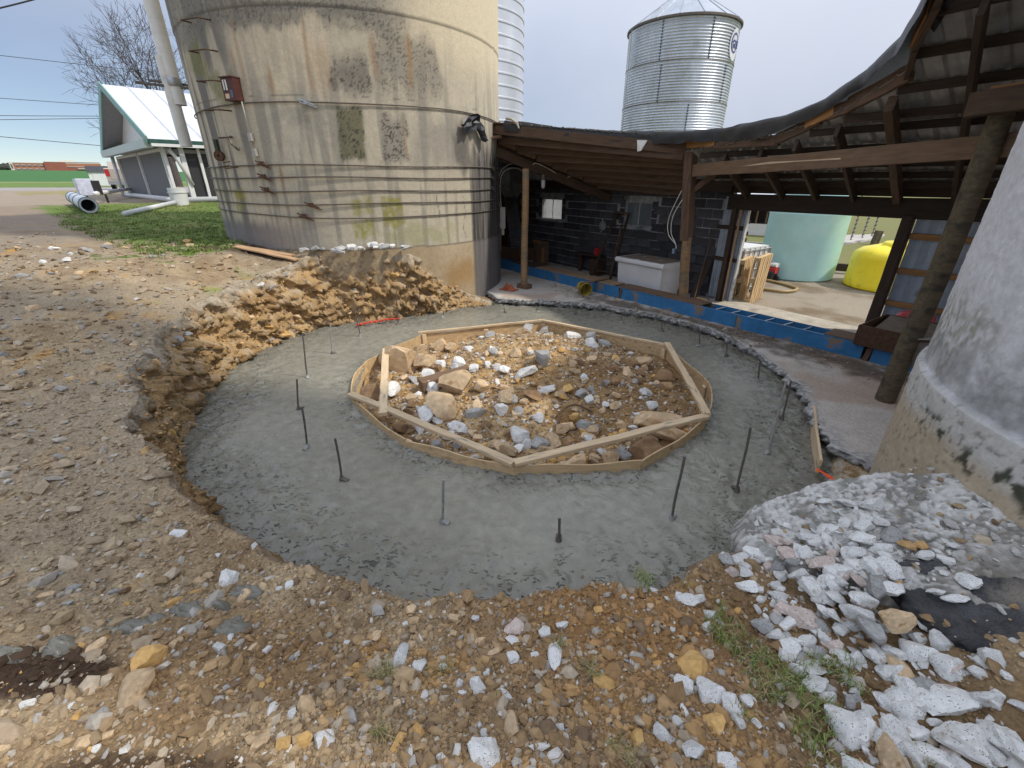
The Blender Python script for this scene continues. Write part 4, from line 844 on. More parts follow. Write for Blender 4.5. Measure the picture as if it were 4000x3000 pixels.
for r in range(12):
    z = .14+r*.2
    for k in range(20):
        s = -13.2+k*.4+(.2 if r % 2 else 0)
        if s > -5.75: continue
        if any(s+.19 > w0-.03 and s-.19 < w1+.03 and z+.09 > z0-.02 and z-.09 < z1+.02 for w0, w1, z0, z1 in WIN): continue
        o = bpy.data.objects.new('block', random.choice(bm_)); COL.objects.link(o); o.parent = core
        o.matrix_local = Matrix.Translation(W(s, 9.346+random.uniform(-.005,.005), z)-Vector(LOC[shed.name])) @ (SROT @ Matrix.Rotation(random.uniform(-.01,.01),3,'Y')).to_4x4()
for a, b_, z0, z1 in WIN:                                     # cut blocks beside the openings
    for z in np.arange(z0+.02, z1, .2):
        for s in (a-.1, b_+.1):
            o = bpy.data.objects.new('block', random.choice(bm_)); COL.objects.link(o); o.parent = core
            o.matrix_local = Matrix.Translation(W(s, 9.348, float(z)+.09)-Vector(LOC[shed.name])) @ SROT.to_4x4() @ Matrix.Diagonal((.42,1,.98,1))
wfr = mat('window_frame_paint', (.45,.45,.44), rough=.6, var=.3, bump=.2)
def glass_mat():
    m = bpy.data.materials.new('window_glass'); m.use_nodes = True; t = m.node_tree; b = t.nodes['Principled BSDF']
    b.inputs['Base Color'].default_value = (.75,.8,.82,1); b.inputs['Roughness'].default_value = .06; b.inputs['Alpha'].default_value = .25
    return m
GLASS = glass_mat()
dusty = mat('dusty_glass', (.15,.17,.18), rough=.35, var=.5, scale=3, stretch=(1,1,.3), bump=.03)
for i, (a, b_, z0, z1) in enumerate(WIN):
    m = MB(); c = (a+b_)/2
    for p, q in (((a,z0),(b_,z0)),((a,z1),(b_,z1)),((a,z0),(a,z1)),((b_,z0),(b_,z1)),((c,z0),(c,z1))):
        m.beam(W(p[0],9.40,p[1]), W(q[0],9.40,q[1]), .03, .022, .003, up=(0,0,1) if p[1] == q[1] else tuple(W(1,0,0)))
    w = m.build('window', wfr, shed)
    for p0, p1 in ((a+.012,c-.012),(c+.012,b_-.012)):
        MB().box(W((p0+p1)/2, 9.41, (z0+z1)/2), (p1-p0, .004, z1-z0-.02), SROT).build('pane', GLASS if i == 0 else dusty, w)
    MB().box(W(c,9.36,z0-.05), (b_-a+.1,.1,.07), SROT).build('sill', mort, w)
board('window_bar', W(-8.5,9.44,1.8), W(-7.7,9.44,1.8), .01, .09, darkw, shed)
# ---- doorway
board('door_jamb', W(-5.42,9.28,.12), W(-5.44,9.28,2.08), .1, .15, darkw, shed, up=W(0,1,0))
board('door_jamb', W(-2.56,9.26,.12), W(-2.56,9.26,2.1), .14, .17, darkw, shed, up=W(0,1,0))
board('door_trim', W(-5.3,9.24,.15), W(-5.3,9.24,2.06), .03, .05, pale, shed, up=W(0,1,0))
edge_m = mat('door_edge_white', (.60,.60,.57), rough=.6, var=.3, scale=5, bump=.2, dark=((.2,.19,.17), 6, .6, .1))
MB().box(W(-5.16,9.28,1.11), (.035,.08,1.9), SROT).build('door_edge', edge_m, shed)
def corr_panel(s0, s1, z0, z1, t, name='wall_panel'):
    n = max(8, int((s1-s0)/.055)); m = MB()
    for i in range(n+1):
        s = s0+(s1-s0)*i/n; d = .018 if i % 4 == 0 else (.0 if i % 2 else .004)
        m.v += [tuple(W(s,t-d,z0)), tuple(W(s,t-d,z1))]
    m.f = [(i*2,i*2+2,i*2+3,i*2+1) for i in range(n)]; return m.build(name, wallsheet, shed)
corr_panel(-5.72,-5.5,.2,2.3,9.318); corr_panel(-5.38,-5.19,.2,2.1,9.33)
for k in range(4): corr_panel(-2.48+k*.9,-2.48+(k+1)*.9,.2,2.35,9.345-.002*(k%2))
for z in (1.8,1.27,.74): board('girt', W(-2.48,9.29,z), W(1.3,9.29,z), .04, .09, oran, shed)
for z in (1.7,1.05): board('girt', W(-5.8,9.3,z), W(-5.2,9.3,z), .03, .08, darkw, shed)
sillm = mat('door_sill', (.46,.41,.33), var=.3, scale=5, bump=.4, bscale=60, dark=((.2,.16,.12), 2, .6, .2))
MB().box(W(-3.9,9.12,.165), (2.65,.72,.06), SROT, .01).build('door_sill', sillm, shed)

# tarpaulin hanging over the roof edge
TP = [(-9.3,6.12,3.80),(-8.9,6.4,3.74),(-8.2,6.78,3.62),(-7.3,7.28,3.52),(-6.46,7.72,3.46),(-5.15,7.9,3.42),(-4.08,7.66,3.47),(-3.38,7.38,3.61),(-2.84,7.02,3.79),(-2.4,6.5,3.95),(-2.12,5.9,4.0),(-1.8,5.2,4.12)]
A = np.array(TP); cu_ = np.concatenate([[0], np.cumsum(np.linalg.norm(A[1:]-A[:-1], axis=1))]); uu = np.linspace(0, cu_[-1], 150)
ps, pt_, pz_ = (np.interp(uu, cu_, A[:,k]) for k in range(3)); V = []
for j, (dt, dz) in enumerate(((-.05,-.2),(-.06,-.13),(-.06,-.06),(-.035,-.01),(.0,.0),(.08,-.01),(.25,-.07),(.5,-.16))):
    n = fbm(uu*2.2, j*.35, 0, 4, 801)-.5; n2 = fbm(uu*6, j*.9, 0, 3, 811)-.5; k = 1.+(.55*n*2 if j < 3 else 0)
    s, t, z = ps, pt_+dt*1.0+n2*.05, pz_+dz*k+n*.06*(1 if j < 5 else .4)+n2*.03
    V.append(np.stack([UX*s+NX*t, UY*s+NY*t, z], -1))
tarpm = mat('black_tarp', (.022,.023,.027), rough=.45, var=.4, scale=6, bump=.35, bscale=14, bdist=.02)
tag(npmesh('roof_tarp', np.concatenate(V), grid_faces(8, 150), tarpm), 'long black tarpaulin strip draped along the sagging roof edge', 'tarp')
m = MB(); random.seed(5)
for i in range(9):
    for j in range(5):
        ph = -39+i*1.6; m.v.append((SX+(SR+.05+random.uniform(0,.13))*math.cos(R_(ph)), SY+(SR+.05+random.uniform(0,.13))*math.sin(R_(ph)), 3.42+.07*j+random.uniform(-.04,.04)+.13*math.sin(i*.38)-.05*max(0,i-4)))
m.f = [tuple(q) for q in grid_faces(9,5).tolist()]
tag(m.build('torn_tarp', tarpm), 'crumpled torn black plastic caught against the tan silo wall', 'tarp')
m = MB().tube([W(-9.25,6.1,3.83), W(-9.1,6.15,3.8), W(-8.98,6.2,3.72), W(-8.93,6.22,3.62)], [.03,.028,.035,.012], 6)
tag(m.build('rag', mat('rag_cloth', (.42,.38,.32), bump=.5, bscale=20)), 'dirty white rag hanging off the roof corner', 'rag')
tag(MB().add([tuple(W(-6.72,7.5,3.32)),tuple(W(-6.55,7.6,3.31)),tuple(W(-6.62,7.52,3.13)),tuple(W(-6.68,7.5,3.12)),tuple(W(-6.7,7.54,3.32)),tuple(W(-6.56,7.63,3.31)),tuple(W(-6.62,7.55,3.13)),tuple(W(-6.67,7.53,3.12))],
    [(0,1,2,3),(7,6,5,4),(0,4,5,1),(1,5,6,2),(2,6,7,3),(3,7,4,0)]).build('plastic_scrap', wht), 'small torn white plastic scrap under the black tarp', 'scrap')

# =================================================================== THINGS IN THE SHED
blue = mat('blue_paint', (.03,.165,.36), rough=.5, var=.35, scale=3, bump=.15, bscale=50, dark=((.22,.175,.135), 2.6, .575, .06))
def TT(s, d, z): return W(s, 7.35+(s+12.5)*.0429+d, z)
tr = thing('feed_trough', 'long blue steel feed trough with boards on top along the shed floor', 'trough', tuple(TT(-5, .2, .15)))
for a, b_ in ((-12.5,-9.2),(-9.19,-6.86),(-6.78,-4.1),(-4.09,-2.14),(-2.02,1.5)):
    board('side_panel', TT(a,.0,.265), TT(b_,.0,.265), .012, .235, blue, tr, up=(0,0,1), warp=.003)
board('side_panel', TT(-12.5,.42,.265), TT(1.5,.42,.265), .012, .235, blue, tr)
for s in (-6.82,-2.08): board('rusty_joint', TT(s,-.012,.15), TT(s+.03,-.012,.385), .07, .012, mat('rust_flake', (.12,.07,.045), var=.5, bump=.5), tr, up=W(0,1,0))
board('top_rail', TT(-12.5,.012,.386), TT(1.5,.012,.386), .045, .012, blue, tr)
MB().box(TT(-5.5,.21,.16), (14,.4,.02), SROT @ Matrix.Rotation(.043,3,'Z')).build('trough_floor', mat('rust_floor', (.11,.055,.03), var=.5, bump=.4), tr)
lidw = wood('lid_plywood', (.27,.185,.11), var=.35, dark=((.10,.07,.05), 1, .55, .2))
for a, b_, m_ in ((-11,-9.95,darkw),(-9.9,-8.05,lidw),(-8.03,-7.05,lidw),(-6.95,-4.85,midw),(-2.7,-2.1,midw)):
    board('top_board', TT(a,.21,.405), TT(b_,.21,.402), .4, .022, m_, tr)
for s in np.arange(-4.6,-2.7,.31): MB().tube([TT(float(s),.02,.36), TT(float(s)+.02,.41,.36)], .012, 6).build('cross_rod', galv, tr)
board('chain_bar', TT(-4.8,.24,.3), TT(-2.7,.24,.3), .16, .03, rust, tr)
# white chest
wbin = thing('plastic_chest', 'white plastic chest with dirty lid standing behind the blue trough', 'chest', tuple(W(-6.8,8.5,.15)))
whp = mat('white_plastic', (.66,.66,.67), rough=.4, var=.1, scale=2, bump=.04, dark=((.40,.33,.25), 2.2, .66, .08))
m = MB(); n = 0
for z, k in ((.15,.0),(.5,.03),(.84,.045)):
    for s, t in ((-7.4-k,8.15-k),(-6.2+k,8.15-k),(-6.2+k,8.8+k),(-7.4-k,8.8+k)): m.v.append(tuple(W(s,t,z)))
m.f = [(j*4+i,j*4+(i+1)%4,j*4+4+(i+1)%4,j*4+4+i) for j in range(2) for i in range(4)]+[(0,3,2,1),(8,9,10,11)]
m.build('tub', whp, wbin)
lid = MB().box(W(-6.8,8.475,.90), (1.4,.86,.11), SROT, .03).build('lid', whp, wbin)
MB().box(W(-6.8,8.475,.957), (1.24,.7,.012), SROT, .004).build('lid_dirt', mat('lid_grime', (.20,.155,.12), var=.5, scale=6, bump=.4, dark=((.42,.40,.37), 4, .6, .1)), lid)
# ladder
ld = thing('ladder', 'old dark wooden ladder leaning on the block wall', 'ladder', tuple(W(-8.6,8.7,.15)))
bl, br_, tl, tr2 = W(-8.98,8.72,.16), W(-8.24,8.72,.18), W(-8.70,9.25,1.82), W(-8.30,9.25,1.82)
board('side_rail', bl, tl, .035, .07, darkw, ld); board('side_rail', br_, tr2, .035, .07, darkw, ld)
for f in (.12,.3,.48,.66,.82): board('rung', bl+(tl-bl)*f, br_+(tr2-br_)*f, .06, .028, darkw, ld)
board('top_step', W(-8.76,9.2,1.84), W(-8.25,9.2,1.84), .14, .03, midw, ld)
board('back_leg', W(-8.62,9.1,.16), W(-8.5,9.25,1.6), .03, .04, midw, ld)
# bench, red can, wall pulley plate
bn = thing('work_bench', 'rusty narrow work bench against the block wall beside the ladder', 'bench', tuple(W(-9.5,9.15,.12)))
board('bench_top', W(-10.1,9.12,.66), W(-9.0,9.12,.67), .3, .04, darkw, bn)
for s in (-9.85,-9.3): board('leg', W(s,9.12,.1), W(s,9.12,.64), .1, .08, rust, bn, up=W(0,1,0))
MB().box(W(-9.15,9.12,.35), (.35,.25,.5), SROT, .01).build('rusty_cabinet', rust, bn)
redm = mat('red_plastic', (.50,.03,.03), rough=.35, var=.15, bump=.05)
cn = thing('red_can', 'small bright red can on the work bench', 'can', tuple(W(-9.15,9.08,.68)))
MB().box(W(-9.15,9.08,.79), (.15,.1,.2), SROT, .012).build('body', redm, cn); MB().tube([W(-9.19,9.08,.89),W(-9.19,9.08,.915)], .018, 10).build('cap', blk, cn)
pu = thing('wall_pulley', 'pale round pulley plate hung on the dark block wall above the bench', 'pulley', tuple(W(-9.21,9.3,1.3)))
AX = (SROT @ Matrix.Rotation(R_(90),3,'X'))
MB().lathe([(.001,-.02),(.12,-.02),(.125,0),(.12,.02),(.001,.02)], W(-9.21,9.27,1.46), 24, ax=AX).build('disc', mat('pale_metal', (.36,.36,.35), rough=.6, metal=.3, bump=.2), pu, True)
board('bracket', W(-9.21,9.22,1.3), W(-9.21,9.24,1.66), .035, .02, galv, pu, up=W(0,1,0))
# hanging white cord
cordm = mat('white_cord', (.62,.60,.54), rough=.6, bump=.05)
co = thing('hanging_cord', 'white electric cord hanging in loops from the middle post', 'cord', tuple(W(-5.8,7.98,2.4)))
def spl(P, n=8):
    P = [Vector(p) for p in P]; out = []
    for i in range(len(P)-1):
        p0, p1, p2, p3 = P[max(i-1,0)], P[i], P[i+1], P[min(i+2,len(P)-1)]
        for k in range(n):
            t = k/n; out.append(.5*((2*p1)+(p2-p0)*t+(2*p0-5*p1+4*p2-p3)*t*t+(3*p1-p0-3*p2+p3)*t**3))
    return out+[P[-1]]
for P_ in ([(-5.87,7.97,2.42),(-6.07,7.97,1.92),(-6.03,7.97,1.6),(-5.82,7.97,1.42),(-5.8,7.97,1.33)],[(-5.82,7.97,2.26),(-5.98,7.97,1.95),(-5.97,7.97,1.64),(-5.83,7.97,1.44),(-5.79,7.97,1.34)]):
    MB().tube(spl([W(*p) for p in P_]), .008, 5).build('wire', cordm, co, 'all')
MB().box(W(-5.84,7.97,1.28), (.05,.04,.1), SROT, .01).build('plug', mat('blue_plug', (.2,.27,.36), rough=.5), co)
# jar lamp
lm = thing('jar_lamp', 'glass jar lamp hanging under the sloping shed beam', 'lamp', tuple(W(-9.42,7.3,2.5)))
MB().lathe([(.001,2.74),(.05,2.74),(.065,2.7),(.065,2.62),(.05,2.61)], (*W(-9.42,7.3,0).xy, 0), 16).build('cap', darkst, lm, True)
MB().lathe([(.05,2.61),(.052,2.5),(.045,2.44),(.02,2.42),(.001,2.418)], (*W(-9.42,7.3,0).xy, 0), 16).build('glass_jar', mat('jar_glass', (.5,.52,.54), rough=.2, bump=0, var=.1), lm, True)
# chute and ribbed hose beside the silo
ch = thing('silo_chute', 'dark unloading chute with ribbed flexible hose in the shed corner', 'chute', tuple(W(-12,8.2,.4)))
cd = mat('chute_metal', (.13,.13,.135), rough=.6, metal=.4, var=.4, bump=.2); hz = mat('ribbed_hose', (.075,.075,.078), rough=.55, var=.4, bump=.15)
m = MB()
for z, k in ((2.95,.5),(2.5,.46),(2.1,.2)):
    for a, b_ in ((-1,-1),(1,-1),(1,1),(-1,1)): m.v.append(tuple(W(-12.2+a*k*.8, 8.2+b_*k*.6, z)))
m.f = [(j*4+i,j*4+(i+1)%4,j*4+4+(i+1)%4,j*4+4+i) for j in range(2) for i in range(4)]; m.build('hopper', cd, ch)
P_ = spl([W(-12.2,8.2,2.15),W(-12.15,8.2,1.8),W(-11.9,8.15,1.2),W(-11.65,8.1,.5)], 22)
MB().tube(P_, [.19+.022*(i % 2) for i in range(len(P_))], 14).build('hose', hz, ch)
fb = thing('feed_box', 'rusty brown feed box behind the round post in the shed corner', 'box', tuple(W(-11.6,7.9,.3)))
board('front', W(-12.3,7.75,.55), W(-11.2,7.8,.55), .03, .36, rust, fb); board('side', W(-11.2,7.8,.55), W(-11.2,8.4,.55), .03, .36, rust, fb); board('bottom', W(-12.3,8.1,.4), W(-11.2,8.1,.4), .6, .03, rust, fb)
pb = thing('plywood_scrap', 'brown plywood box side with orange battens behind the round post', 'panel', tuple(W(-11.2,8.6,.15)))
board('panel', W(-11.5,8.6,.55), W(-10.75,8.6,.55), .02, .75, midw, pb); board('batten', W(-11.0,8.57,.3), W(-10.97,8.57,.72), .09, .03, oran, pb, up=W(0,1,0)); board('batten', W(-11.5,8.57,.88), W(-11.15,8.57,.88), .03, .08, oran, pb)
# electric box on the silo flank
eb = thing('fuse_box', 'grey fuse box with looped cables on the sooty silo flank', 'fuse box', (-.3, 12.1, 1.4))
board('back_board', (-.36,12.08,.9), (-.36,12.06,2.75), .05, .16, oldw, eb, up=(1,0,0))
MB().box((-.24,12.08,1.72), (.13,.1,.52), None, .01).build('box', grey, eb); MB().tube([(-.24,12.08,1.46),(-.24,12.08,1.3)], .04, 8).build('conduit', grey, eb)
for P_ in ([(-.3,12.02,1.95),(-.36,12.0,2.4),(-.28,12.0,2.8),(.0,12.0,2.98),(.3,12.0,2.9)],[(-.27,12.02,1.95),(-.3,12.0,2.5),(-.2,12.0,2.8),(.1,12.0,2.88),(.35,12.1,2.75)],[(-.3,12.02,1.5),(-.42,12.0,2.0),(-.4,12.0,2.6)]):
    MB().tube(spl(P_), .011, 5).build('cable', grey, eb, 'all')
P_ = [W(-9.75,6.55,3.2),W(-9.6,7.0,2.95),W(-9.45,7.1,2.98),W(-9.4,7.5,2.84),W(-9.35,7.9,2.66),W(-9.2,8.05,2.72),W(-9.0,8.2,2.7)]
tag(MB().tube(spl(P_), .01, 5).build('beam_cable', cordm, None, 'all'), 'thin pale cable sagging along the sloping shed beam', 'cable')
# bucket, loose board, orange tool, wood block, leaning scrap
bk = thing('yellow_bucket', 'dirty yellow bucket lying on its side by the blue trough', 'bucket', tuple(W(-7.55,7.3,.15)))
yel = mat('dirty_yellow', (.42,.33,.06), rough=.5, var=.35, scale=6, bump=.15, dark=((.12,.085,.05), 5, .52, .12))
AXB = SROT @ Matrix.Rotation(R_(-25),3,'Z') @ Matrix.Rotation(R_(90),3,'Y'); BC = W(-7.75,7.26,.295)
MB().lathe([(.001,0),(.125,0),(.145,.36),(.15,.36),(.15,.32),(.14,.36),(.12,.01),(.001,.012)], BC, 28, ax=AXB).build('body', yel, bk, True)
MB().lathe([(.149,.27),(.154,.27),(.154,.3),(.149,.3)], BC, 28, ax=AXB).build('band', blk, bk, True)
tag(board('loose_board', W(-7.5,7.1,.44), W(-7.62,7.98,.44), .11, .025, midw), 'short loose plank resting on the yellow bucket and blue trough', 'board')
ot = thing('toothed_plate', 'rusty orange toothed steel plate lying beside the post block', 'tool', tuple(W(-8.95,5.95,.15)))
orr = mat('orange_rust', (.38,.11,.05), rough=.7, var=.4, scale=12, bump=.3)
MB().box(W(-8.95,5.95,.165), (.42,.26,.02), SROT @ Matrix.Rotation(.4,3,'Z'), .004).build('plate', orr, ot)
for s in (-9.05,-8.86): MB().add([tuple(W(s-.09,5.9,.17)),tuple(W(s+.07,5.88,.17)),tuple(W(s+.05,6.06,.17)),tuple(W(s-.1,6.04,.17)),tuple(W(s-.03,5.98,.31))], [(0,1,4),(1,2,4),(2,3,4),(3,0,4),(3,2,1,0)]).build('tooth', orr, ot)
tag(board('wood_block', W(-5.62,8.75,.2), W(-5.42,8.75,.2), .12, .11, midw), 'small wood block on the floor by the door jamb', 'block')
tag(board('scrap_board', W(-5.72,8.7,.16), W(-5.85,9.3,.95), .16, .025, darkw), 'dark scrap board leaning on the block wall by the doorway', 'board')
tag(board('thin_stick', W(-5.62,8.62,.16), W(-5.9,9.3,1.5), .02, .02, midw), 'thin stick leaning on the block wall behind the post', 'stick')
for i, (s, t, a) in enumerate(((-5.1,8.62,.2),(-4.9,8.5,-.3))):
    tag(board('wood_offcut', W(s-.15,t,.168), W(s+.2,t+a*.3,.168), .1, .02, lum), ('pale lumber offcut flat on the floor by the doorway' if i == 0 else 'second pale lumber offcut lying across the door sill edge'), 'offcut')
# wire coil and blue scrap by the bucket
tag(MB().tube([W(-7.25+.12*math.cos(a*.7),6.95+.06*math.sin(a*.7),.165+.004*(a % 3)) for a in range(26)], .006, 5).build('wire_coil', darkst), 'small dark wire coil on the floor in front of the bucket', 'wire')
# hopper box, red sacks, steel chute near the right post
hb = thing('hopper_box', 'dark rusty open hopper box across the end of the trough', 'hopper', tuple(W(-1.9,8.2,.3)))
for p, q in (((-2.25,7.7),(-2.25,8.7)),((-2.25,7.7),(-1.1,7.75)),((-2.25,8.7),(-1.1,8.75)),((-1.1,7.75),(-1.1,8.75))): board('side', W(p[0],p[1],.53), W(q[0],q[1],.53), .03, .3, rust, hb)
MB().box(W(-1.68,8.2,.56), (1.0,.9,.08), SROT @ Matrix.Rotation(.2,3,'X')).build('feed', mat('feed_dust', (.23,.19,.15), bump=.5), hb)
sackm = mat('red_plastic_film', (.55,.08,.09), rough=.25, var=.5, scale=7, bump=.4, bscale=18, dark=((.6,.5,.5), 6, .55, .1))
def sack(c, sz, seed):
    m = MB(); n = 12
    for j in range(7):
        for i in range(n):
            a = 2*math.pi*i/n; b_ = -math.pi/2+math.pi*j/6; k = 1+.18*math.sin(a*3+seed+j)
            m.v.append(tuple(Vector(c)+SROT @ Vector((sz[0]*math.cos(b_)*math.cos(a)*k, sz[1]*math.cos(b_)*math.sin(a)*k, sz[2]*math.sin(b_)))))
    m.f = [tuple(q) for q in grid_faces(7,n,True).tolist()]; return m
tag(sack(W(-1.9,8.85,.66),(.24,.16,.13),1).build('red_sack', sackm, None, True), 'crumpled red and clear plastic sack on the hopper box', 'sack')
tag(sack(W(-1.0,8.75,.68),(.2,.14,.08),2).build('red_sack', sackm, None, True), 'flat red plastic sack lying behind the mossy pole', 'sack')
sc_ = thing('steel_chute', 'bent galvanised steel chute with small motor beside the mossy pole', 'chute', tuple(W(-1.2,6.4,.6)))
board('flange', W(-1.40,6.62,.70), W(-1.34,6.5,.95), .1, .02, galv, sc_, up=W(1,0,0)); board('tray', W(-1.35,6.5,.95), W(-.8,6.3,1.15), .14, .02, galv, sc_); board('inner_plate', W(-1.3,6.45,.78), W(-.9,6.3,.9), .02, .3, darkst, sc_)
MB().lathe([(.001,-.1),(.09,-.1),(.1,0),(.09,.1),(.001,.1)], W(-1.0,6.35,.92), 16, ax=SROT @ Matrix.Rotation(R_(90),3,'X')).build('motor', mat('motor_grey', (.12,.11,.10), rough=.6, bump=.2), sc_, True)

# =================================================================== BEHIND THE SILO, LEFT
trim = mat('teal_trim', (.20,.36,.33), rough=.5, var=.2, bump=.05); whs = mat('white_siding', (.72,.72,.72), rough=.5, var=.12, scale=2, bump=.05)
roofw = mat('white_roof_metal', (.66,.68,.72), rough=.4, metal=.1, var=.12, scale=1.5, bump=.03)
screen = mat('grey_curtain', (.16,.16,.17), rough=.8, var=.25, scale=2, stretch=(6,6,.3), bump=.15, bscale=30); blackc = mat('black_curtain', (.03,.03,.034), rough=.6, var=.3, scale=2, stretch=(6,6,.3), bump=.2, bscale=20)
soff = mat('soffit', (.25,.25,.25), rough=.7, var=.15, bump=.1)
BA = Vector((-16.1,22.9,0)); UG = Vector((-.727,.689,0)).normalized(); VG = Vector((.689,.727,0)).normalized()
def B(g, l, z): return BA+UG*g+VG*l+Vector((0,0,z))
barn = thing('curtain_barn', 'white roofed barn with grey curtain walls and teal trimmed open gable', 'barn', tuple(B(6,0,1.6)))
for sgn, g0 in ((1,-.45),(-1,13.65)):
    n = 27
    for k in range(n):                                   # standing-seam roof sheets
        l0 = -.6+k*1.1; m = MB()
        for l, dz in ((l0,.08),(l0+.06,0),(l0+1.04,0),(l0+1.1,.08)):
            for g, z in ((g0,4.30),(6.6,7.13)): m.v.append(tuple(B(g,l,z+dz)))
        for l, dz in ((l0,.08),(l0+.06,0),(l0+1.04,0),(l0+1.1,.08)):
            for g, z in ((g0,4.22),(6.6,7.05)): m.v.append(tuple(B(g,l,z+dz*.2)))
        m.f = [(i*2,i*2+1,i*2+3,i*2+2) for i in range(3)]+[(8+i*2,10+i*2,11+i*2,9+i*2) for i in range(3)]+[(0,2,10,8),(2,4,12,10),(4,6,14,12),(0,8,9,1),(6,7,15,14)]
        m.build('roof_sheet', roofw, barn)
    board('rake_trim', B(g0,-.64,4.24), B(6.6,-.64,7.07), .06, .34, trim, barn)
    board('eave_trim', B(g0,-.6,4.2), B(g0,29,4.2), .06, .16, mat('dark_green_trim', (.02,.07,.055), rough=.5), barn)
m = MB().add([tuple(B(g,.3,z)) for g, z in ((0,4.0),(13.2,4.0),(13.2,4.2),(6.6,6.95),(0,4.2))], [(0,1,2,3,4)]); m.build('gable_wall', whs, barn)
m = MB().add([tuple(B(g,l,z)) for l in (-.6,.3) for g, z in ((13.4,4.2),(6.6,6.95))], [(0,1,3,2)]); m.build('soffit', soff, barn)
m = MB().add([tuple(B(g,l,z)) for l in (-.6,.3) for g, z in ((-.2,4.2),(6.6,6.95))], [(0,1,3,2)]); m.build('soffit', soff, barn)
board('gable_band', B(-.3,-.6,4.12), B(13.5,-.6,4.12), .3, .36, mat('pale_teal', (.45,.52,.51), rough=.5, var=.15), barn)
MB().box(B(6.6,-.2,4.3), (13.6,.9,.05), Matrix((UG, VG, Vector((0,0,1)))).transposed()).build('gable_shelf', whs, barn)
for g0, g1 in ((.25,6.0),(6.35,12.9)):
    MB().box(B((g0+g1)/2,.02,2.85), (g1-g0,.06,2.05), Matrix((UG, VG, Vector((0,0,1)))).transposed()).build('curtain_panel', screen, barn)
    board('panel_rail', B(g0,-.05,3.92), B(g1,-.05,3.92), .1, .14, whs, barn)
for k in range(9):
    l0 = .5+k*3.2; MB().box(B(0,l0+1.6,2.75), (.06,3.1,2.1), Matrix((UG, VG, Vector((0,0,1)))).transposed()).build('side_curtain', blackc, barn)
board('side_rail', B(-.05,.3,3.85), B(-.05,29,3.85), .1, .16, soff, barn)
board('gap_shade_board', B(.1,.3,4.0), B(.1,29,4.0), .05, .3, blk, barn)  # black board standing in for the shade of the eave gap
board('gutter', B(-.55,-.55,4.05), B(-.55,29,4.05), .14, .12, whs, barn)
for g in (0,.35,6.17,13.0): board('post', B(g,-.06,1.5), B(g,-.06,3.98 if g > .5 else 4.15), .12, .12, whs, barn, up=UG)
board('post', B(-.08,.6,1.6), B(-.08,.6,4.0), .2, .2, whs, barn, up=UG); board('post', B(-.1,1.3,1.6), B(-.1,1.3,4.0), .12, .12, whs, barn, up=UG)
MB().tube([B(.1,-.25,1.76), B(6.2,-.25,1.76), B(13,-.25,1.76)], .13, 10).build('base_pipe', whp, barn, 'all'); MB().tube([B(-.15,.3,1.75), B(-.15,28,1.8)], .13, 10).build('base_pipe', whp, barn, 'all')
MB().tube([B(13.1,-.4,1.6), B(13.0,-.3,4.1)], .1, 8).build('downspout', whp, barn, 'all'); MB().tube([B(-.3,.1,3.9),B(-.25,.3,3.6),B(-.2,.7,2.4)], .08, 8).build('downspout', whp, barn, 'all')
dr = thing('white_drum', 'white plastic drum under the barn corner downspouts', 'drum', (-15.1, 21.5, 1.55))
MB().lathe([(.001,1.5),(.32,1.5),(.36,2.3),(.33,2.3),(.3,1.55)], (-15.1,21.5,0), 20).build('body', whp, dr, True); MB().lathe([(.362,2.1),(.38,2.1),(.38,2.14),(.362,2.14)], (-15.1,21.5,0), 20).build('rim_band', whp, dr, True)
# drain pipes and things lying on the grass
cv = thing('culvert_pipe', 'fat pale pipe section with blue bands lying on the grass', 'pipe', (-16, 17.5, 1.6))
a, b_ = Vector((-14.3,15.9,1.84)), Vector((-19.8,21.4,1.9)); fr_ = frame(b_-a); ln_ = (b_-a).length; AXC = fr_ @ Matrix.Rotation(R_(90),3,'Y')
MB().lathe([(.19,0),(.24,0),(.24,ln_),(.19,ln_),(.19,0)], a, 24, ax=AXC).build('tube', mat('pale_pipe', (.55,.56,.58), rough=.4, var=.15, bump=.04), cv, True)
for q in (.03,3.,5.4,ln_-.12): MB().lathe([(.242,q),(.258,q),(.258,q+.18),(.242,q+.18)], a, 24, ax=AXC).build('band', mat('blue_band', (.06,.14,.24), rough=.5), cv, True)
MB().lathe([(.001,1.2),(.189,1.2)], a, 24, ax=AXC).build('inside', blk, cv)  # black disc across the bore, standing in for the shade within
wb = thing('white_cabinet', 'small white cabinet on dark legs beside the fat pipe', 'cabinet', (-19.9, 22.3, 1.6))
MB().box((-19.9,22.3,2.32), (.6,.55,.72), Matrix.Rotation(.9,3,'Z'), .02).build('body', mat('lilac_white', (.55,.57,.68), rough=.4), wb); MB().box((-19.62,22.55,2.3), (.3,.5,.6), Matrix.Rotation(.9,3,'Z'), .02).build('back_unit', blk, wb)
for x, y in ((-20.1,22.2),(-19.8,22.1),(-19.4,22.7),(-19.6,22.9)): MB().tube([(x,y,1.5),(x,y,2.0)], .035, 6).build('leg', blk, wb)
for i, (p, q, r, lb) in enumerate((((-19.2,21.9,2.05),(-25.0,31.2,2.1),.1,'long white pipe running from the white cabinet to the barn'),((-12.6,15.2,1.62),(-15.4,21.8,1.72),.085,'slim white gutter pipe lying on the grass before the barn'))):
    tag(MB().tube([p,q], r, 10).build('drain_pipe', whp, None, 'all'), lb, 'pipe')
